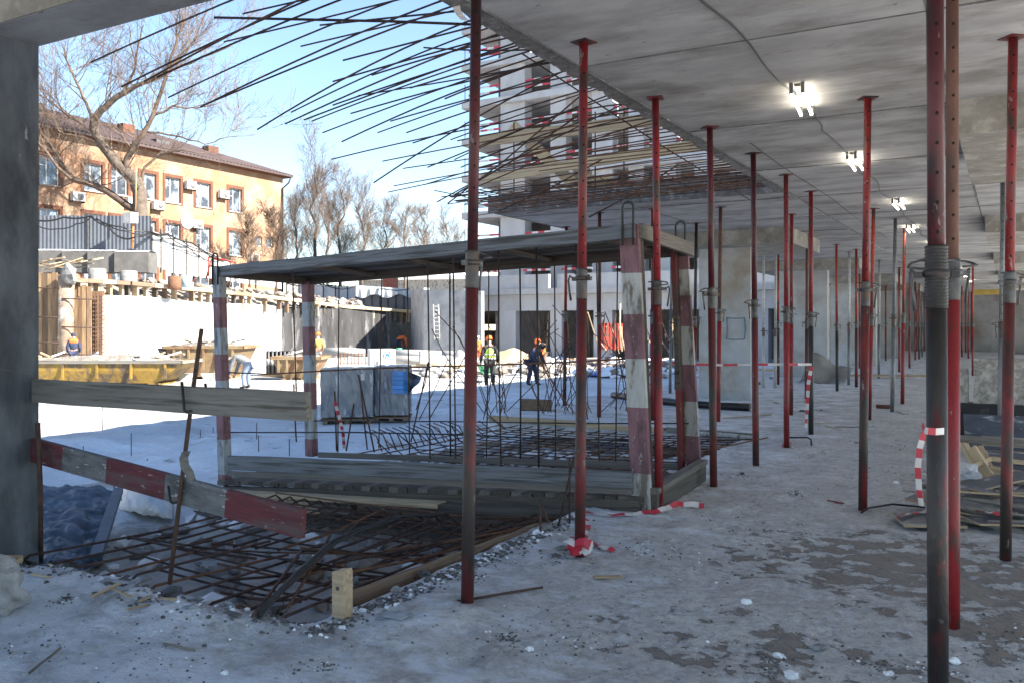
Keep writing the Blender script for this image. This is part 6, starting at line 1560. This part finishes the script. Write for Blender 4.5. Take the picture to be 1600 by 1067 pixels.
# pink tape on foreground left: white rock lump and small timber
mm = MB(); c0 = Z(-8,955,.0); mm.blob(c0+Vector((0,0,.12)), .15, (1.05,.9,1.0), 4, .40, 4); mm.sm = [True]*len(mm.f); o = mm.top('white_lump', mat('white_lump', (.45,.45,.45), (.33,.335,.34), 5, .85, .5, 30, c3=(.36,.22,.12), s3=2.2, t3=.66, w3=.04, bd=.03), 'white foam-like lump with a brown stain at the left edge of the photo', 'lump')
plank(Z(-20,893,.05), Z(22,872,.05), .05, .12, M_wpale, 'timber_offcut', None, 'pale timber offcut behind the white lump at the left edge', 'timber')
mm = MB(); mm.tube([Z(31,866,0), Z(31,845,0)+Vector((0,-.12,.10))], .010, 6); mm.top('rod_stub', M_rebar, 'short rusty rod stub at the foot of the left column', 'rod')
mm = MB(); mm.tube([Z(0,868,.01), Z(55,880,.015)], .012, 6); mm.top('floor_rod', M_dark, 'dark rod lying on the floor at the foot of the left column', 'rod')
# flat paper by the stake and small things
mm = MB(); q = [Z(585,960,.012), Z(610,953,.015), Z(648,968,.012), Z(628,975,.01)]
for v in q: v.z = hfl(v.x, v.y) + .012
mm.rings([[v for v in q],[v+Vector((0,0,.006)) for v in q]]); mm.top('white_board_scrap', M_pbluw, 'flat bluish-white scrap of board right of the wooden stake', 'scrap')
mm = MB(); q = [Z(1264,1012,.0), Z(1280,1009,.0), Z(1294,1014,.0), Z(1278,1018,.0)]
for v in q: v.z = hfl(v.x, v.y) + .010
mm.rings([[v for v in q],[v+Vector((0,0,.006)) for v in q]]); mm.top('paper_scrap', M_pbluw, 'small pale blue paper scrap on the near floor', 'paper')
# individual stones
ST = [(105,936,.032,M_rockd,'dark jagged stone on the snowy near floor'),(618,915,.035,M_rock,'rounded tan stone by the formwork edge'),(664,893,.045,M_rockd,'dark lump of mortar against the formwork edge'),(878,855,.045,M_rock,'grey stone left of the taped prop foot'),(868,866,.03,M_rockd,'small dark stone before the taped prop foot'),
      (890,867,.03,M_rock,'grey chip touching the taped prop foot'),(1236,1054,.035,M_snow,'large white mortar clump near the bottom edge'),(1216,1024,.028,M_snow,'white mortar clump above the bottom one'),(1388,1048,.022,M_snow,'white mortar bit left of the nearest prop'),(1492,1030,.025,M_snow,'white mortar bit right of the nearest prop'),
      (828,1011,.020,M_snow,'white pebble in the bottom middle of the floor'),(351,1047,.020,M_snow,'white pebble at the bottom left of the floor'),(800,997,.015,M_rockd,'small dark stone in the bottom middle'),(1205,590,.06,M_rockd,'dark stone between the pillars'),(1253,642,.05,M_rockd,'dark cube-like stone by the grey-footed prop'),
      (1400,753,.03,M_snow,'white bit on the open floor'),(1160,740,.03,M_rockd,'small black stone in the open floor'),(375,950,.04,M_rebarb,'brown clod among debris at the pit edge'),(840,832,.05,M_snow,'white chunk at the pit corner'),(855,826,.05,M_rock,'pale chunk at the pit corner beside the rods'),(1165,950,.03,M_snow,'white crumb on the floor')]
for i, (x_, y_, r_, m, lab) in enumerate(ST):
    c0 = Z(x_, y_, 0); c0.z = hfl(c0.x, c0.y) + r_*.2; r_ *= .8; mm = MB(); mm.blob(c0, r_, (1.3,1,.75), i*3+1, .4, 2); mm.top('stone', m, lab, 'stone')
# grit and crumbs
gt = MB(); rr = random.Random(3)
CEN = [Z(a_, b_, 0) for a_, b_ in [(790,995),(812,1003),(1180,1040),(1380,1040),(1600,1010),(640,975),(100,940),(370,955),(300,1010),(1480,1045),(1060,720),(1130,745),(1240,770),(980,740),(1400,740),(1340,690),(870,862),(1500,1030),(1215,1030),(930,990),(1090,880),(1280,640),(1200,620),(1450,700),(500,1040),(60,1000),(200,1050),(740,900),(1010,850),(1150,830)]]
def inpit(x, y): return x < -3.25 and y > edge_y(x)-.15
for k_ in range(3400):
    if k_ < 1500:
        cc = CEN[k_ % len(CEN)]; sp = .05 + .45*((k_*7) % 11 == 0) + .12*(k_ % len(CEN) % 3)
        c0 = Vector((cc.x + rr.gauss(0, sp), cc.y + rr.gauss(0, sp), 0))
    elif k_ < 2500:
        x = rr.uniform(-7.5,-3.3); c0 = Vector((x, edge_y(x) - abs(rr.gauss(0,.16)) + .05, 0))
    else: c0 = Vector((-3.24 + abs(rr.gauss(0,.10)), rr.uniform(3.4,6.6), 0))
    if c0.x < -3.28 and c0.y > 3.75: continue
    if c0.x < -6 and c0.y > 3.0: continue
    z = hlip(c0.x, c0.y) if c0.x < -3.28 else hfl(c0.x, c0.y)
    d_ = c0.dot(FW); r_ = rr.uniform(.002,.0065)*(1 if k_ < 1500 else 1.9)*(1+.05*d_)
    c0.z = z + r_*.3
    gt.blob(c0, r_, (1.3,1,.8), k_, .4, 0 if r_ < .02 else 1, mi=rr.choice((0,1,1,0,1,1,2)))
gt.top('grit', [M_rock, M_rockd, M_snow], kind='stuff')
# flat shards at the pit edge
for k_ in range(34):
    x = rr.uniform(-5.9,-3.5); c0 = Vector((x, edge_y(x) - rr.uniform(-.05,.35), 0)); c0.z = hlip(c0.x,c0.y)+.015
    a_ = rr.uniform(0,3.14); L_ = rr.uniform(.03,.11); dv_ = Vector((math.cos(a_),math.sin(a_),rr.uniform(-.2,.2)))
    plank(c0-dv_*L_, c0+dv_*L_, .008, rr.uniform(.02,.05), rr.choice((M_wpale,M_pbluw,M_rockd,M_wgrey)), 'debris_shard', None, 'small flat shard among the debris along the near pit edge', 'shard', 'debris along the pit edge')
# snow lumps and rubble in the pit
pr_ = MB()
for k_ in range(520):
    x = rr.uniform(-7.9,-3.4); y = rr.uniform(4.0,12.7)
    if 7.0 < y < 8.9: continue
    c0 = Vector((x, y, hy(x,y)+.03)); pr_.blob(c0, rr.uniform(.02,.12)*(1 if y < 8 else 1.3), (1.3,1.1,.7), k_, .4, 1, mi=rr.choice((0,0,1,1,2) if y > 8 else (0,0,1,0,2)))
pr_.top('pit_rubble', [M_rock, M_snow, M_soil], 'stones and snow clods lying under the reinforcement bars in the pit', 'rubble', kind='stuff')
# ------------------------------------------------------------------ right side: low wall, plywood and board pile
lw = thing('low_wall', 'low speckled concrete wall with a black coated base at the right edge', 'wall', Z(1550,685,0))
M_speck = mat('speckled_concrete', (.30,.29,.27), (.16,.155,.15), 22, .9, .5, 30, c3=(.42,.41,.38), s3=9, t3=.55, w3=.08, var=0)
a = P(1500,620,12.4); 
x0, y0 = a.x, a.y
mm = MB(); mm.bb(x0+.17, x0+3.4, y0-.0, y0+.3, .50, 1.13); mm.part('upper_wall', M_speck, lw)
mm = MB(); mm.bb(x0-.05, x0+.10, y0+.05, y0+.3, .50, .98); mm.part('wall_stub', M_speck, lw)
mm = MB(); mm.bb(x0-.06, x0+3.4, y0-.03, y0+.32, -.02, .497); mm.part('coated_base', M_black, lw)
M_ply = mat('blue_black_film_plywood', (.075,.09,.125), (.045,.055,.075), 3, .35, .15, 16, c3=(.30,.32,.35), s3=3.5, t3=.6, w3=.04, var=.25, stretch=(1,3,1))
PILE = Z(1545,740,0)
def slab_(px, py, z, L_, W_, th, rz, rx, ry, m, lab, cat='panel', nm='plywood_panel'):
    c0 = Z(px, py, z)
    M = Matrix.Translation(c0) @ Matrix.Rotation(rz,4,'Z') @ Matrix.Rotation(rx,4,'X') @ Matrix.Rotation(ry,4,'Y')
    mm = MB(); mm.box((0,0,0),(L_,W_,th), jit=.002); mi = None
    mm.m = [0 if i in (0,1) else 1 for i in range(6)]
    o = link(nm, mm.mesh(nm, [m, M_wfresh if m is M_ply else m]), None, M); return tag(o, lab, cat, 'boards and plywood in the pile at the right')
slab_(1500,790,.10,.75,.38,.018,-.3,.05,.10,M_ply,'blue-black plywood strip low in the middle of the pile')
slab_(1450,812,.035,.46,.40,.018,.35,.03,-.02,M_ply,'flat plywood panel with tape on it at the near left of the pile')
slab_(1555,752,.14,.9,.22,.018,.9,.1,-.1,M_ply,'narrow dark plywood strip crossing the middle of the pile')
slab_(1525,770,.13,.7,.2,.018,.4,-.2,.05,M_ply,'dark plywood strip beneath the pale sticks in the pile')
slab_(1595,810,.06,.9,.5,.018,.5,.0,.02,M_ply,'dark plywood panel lowest at the right edge')
#slab_(1570,700,.28,1.0,.16,.035,.12,.5,.04,M_wbeige,'broad grey-beige board on top of the pile','board','loose_board')
slab_(1490,765,.08,.6,.07,.03,-.1,0,.02,M_wdark,'dark damp board low in the pile','board','loose_board')
slab_(1530,782,.10,.9,.10,.02,-.25,.1,.03,M_wbeige,'thin beige batten near the front of the pile','board','loose_board')
slab_(1560,800,.08,1.1,.06,.02,-.5,0,.04,M_wgrey,'grey batten slanting down at the front right of the pile','board','loose_board')
slab_(1545,820,.05,.9,.05,.02,-.45,0,.02,M_wbeige,'beige lath at the front foot of the pile','board','loose_board')
slab_(1570,690,.42,1.0,.10,.03,.0,.4,.02,M_wbeige,'narrow board highest in the pile against the black base','board','loose_board')
slab_(1580,677,.30,1.0,.5,.02,.1,.9,.0,M_ply,'dark panel leaning on the black base behind the pile')
slab_(1470,742,.05,.5,.12,.02,.4,0,.0,M_pwht,'whitish scrap board at the left foot of the pile','board','loose_board')
PG = 'boards and plywood in the pile at the right'
for a, b2, wd, th, m, lab in (((1503,688,9.5),(1524,728,9.2),.10,.05,M_wpale,'pale timber end standing up at the left of the pile'),((1518,700,9.2),(1546,744,9.0),.11,.05,M_wpale,'second pale timber leaning beside the upright one'),((1531,699,9.4),(1552,742,9.1),.07,.05,M_wfresh,'third, narrower pale timber of the leaning bundle'),
   ((1498,736,9.0),(1548,716,9.1),.045,.04,M_wpale,'thin pale stick lying slanted over the pile'),((1534,688,9.8),(1640,694,9.6),.11,.03,M_wbeige,'broad grey-beige board on top of the pile'),((1550,716,9.2),(1640,728,9.2),.05,.03,M_wpale,'tan board edge near the top of the pile at the right edge'),
   ((1545,735,9.0),(1640,752,8.9),.12,.02,M_wfresh,'tan plywood edge across the middle of the pile at the right')):
    o = plank(P(*a), P(*b2), wd, th, m, 'loose_board', None, lab, 'board', PG, up=Vector((FW.x*.2, FW.y*.2, 1)).normalized())
def pan(cs, lab, m=M_ply):
    q = [P(*c) for c in cs]; n_ = (q[1]-q[0]).cross(q[3]-q[0]).normalized()
    if n_.z < 0: n_ = -n_
    mm = MB(); mm.add([v for v in q] + [v - n_*.018 for v in q], [(0,1,2,3)]); mm.add([v for v in q] + [v - n_*.018 for v in q], [(7,6,5,4),(0,4,5,1),(1,5,6,2),(2,6,7,3),(3,7,4,0)], 1)
    tag(mm.top('plywood_panel', [m, M_wfresh]), lab, 'panel', PG)
pan([(1538,800,7.45),(1604,752,8.2),(1680,792,7.4),(1606,842,6.7)], 'large scratched blue-black plywood panel at the right front of the pile')
pan([(1500,752,8.9),(1575,745,9.0),(1590,775,8.2),(1512,784,8.0)], 'dark plywood panel in the middle of the pile below the pale timbers')
pan([(1543,703,9.5),(1640,712,9.3),(1640,742,9.0),(1552,736,9.1)], 'blue-black plywood panel behind the leaning pale timbers')
pan([(1500,795,7.7),(1560,790,7.9),(1575,815,7.2),(1505,818,7.1)], 'low blue-black plywood panel at the front foot of the pile')
pan([(1525,742,8.9),(1560,752,8.6),(1548,765,8.3),(1512,752,8.7)], 'small tilted dark plywood piece in the pile')
rr = random.Random(9)
for k_ in range(9):
    slab_(rr.uniform(1495,1620), rr.uniform(735,822), rr.uniform(.03,.14), rr.uniform(.3,.8), rr.uniform(.04,.14), .018, rr.uniform(-.8,.9), rr.uniform(-.15,.15), rr.uniform(-.12,.12), rr.choice((M_ply,M_ply,M_ply,M_wbeige)), 'offcut lying loose within the pile of boards and plywood', 'board', 'board_offcut')
gtape([(1402,818),(1420,814),(1440,812),(1462,806)], 'red and white tape strip lying on the flat plywood panel', .03, 5, 3, .065)
gtape([(1500,812),(1520,817),(1545,822),(1562,826)], 'pinkish tape strip lying at the front of the board pile', .03, 5, 3, .11)
mm = MB(); mm.blob(Z(1465,755,.06), .09, (1,.8,.7), 5, .5, 2); mm.top('plastic_scrap', M_filmw, 'crumpled clear plastic scrap left of the board pile', 'plastic')
mm = MB(); mm.blob(Z(1505,738,.16), .12, (1.5,1,.6), 8, .5, 2); mm.top('plastic_scrap', M_filmw, 'whitish plastic sheet wad under the leaning pale timbers', 'plastic')
# yellow formwork beam deep in the hall
mm = MB(); a = P(1520,457,42); mm.bb(a.x, a.x+1.6, a.y, a.y+.2, a.z-.12, a.z+.12); mm.top('formwork_beam', mat('yellow_beam', (.5,.36,.08), None, 3,.6,.05), 'short yellow formwork beam high up at the deep end of the hall', 'beam')
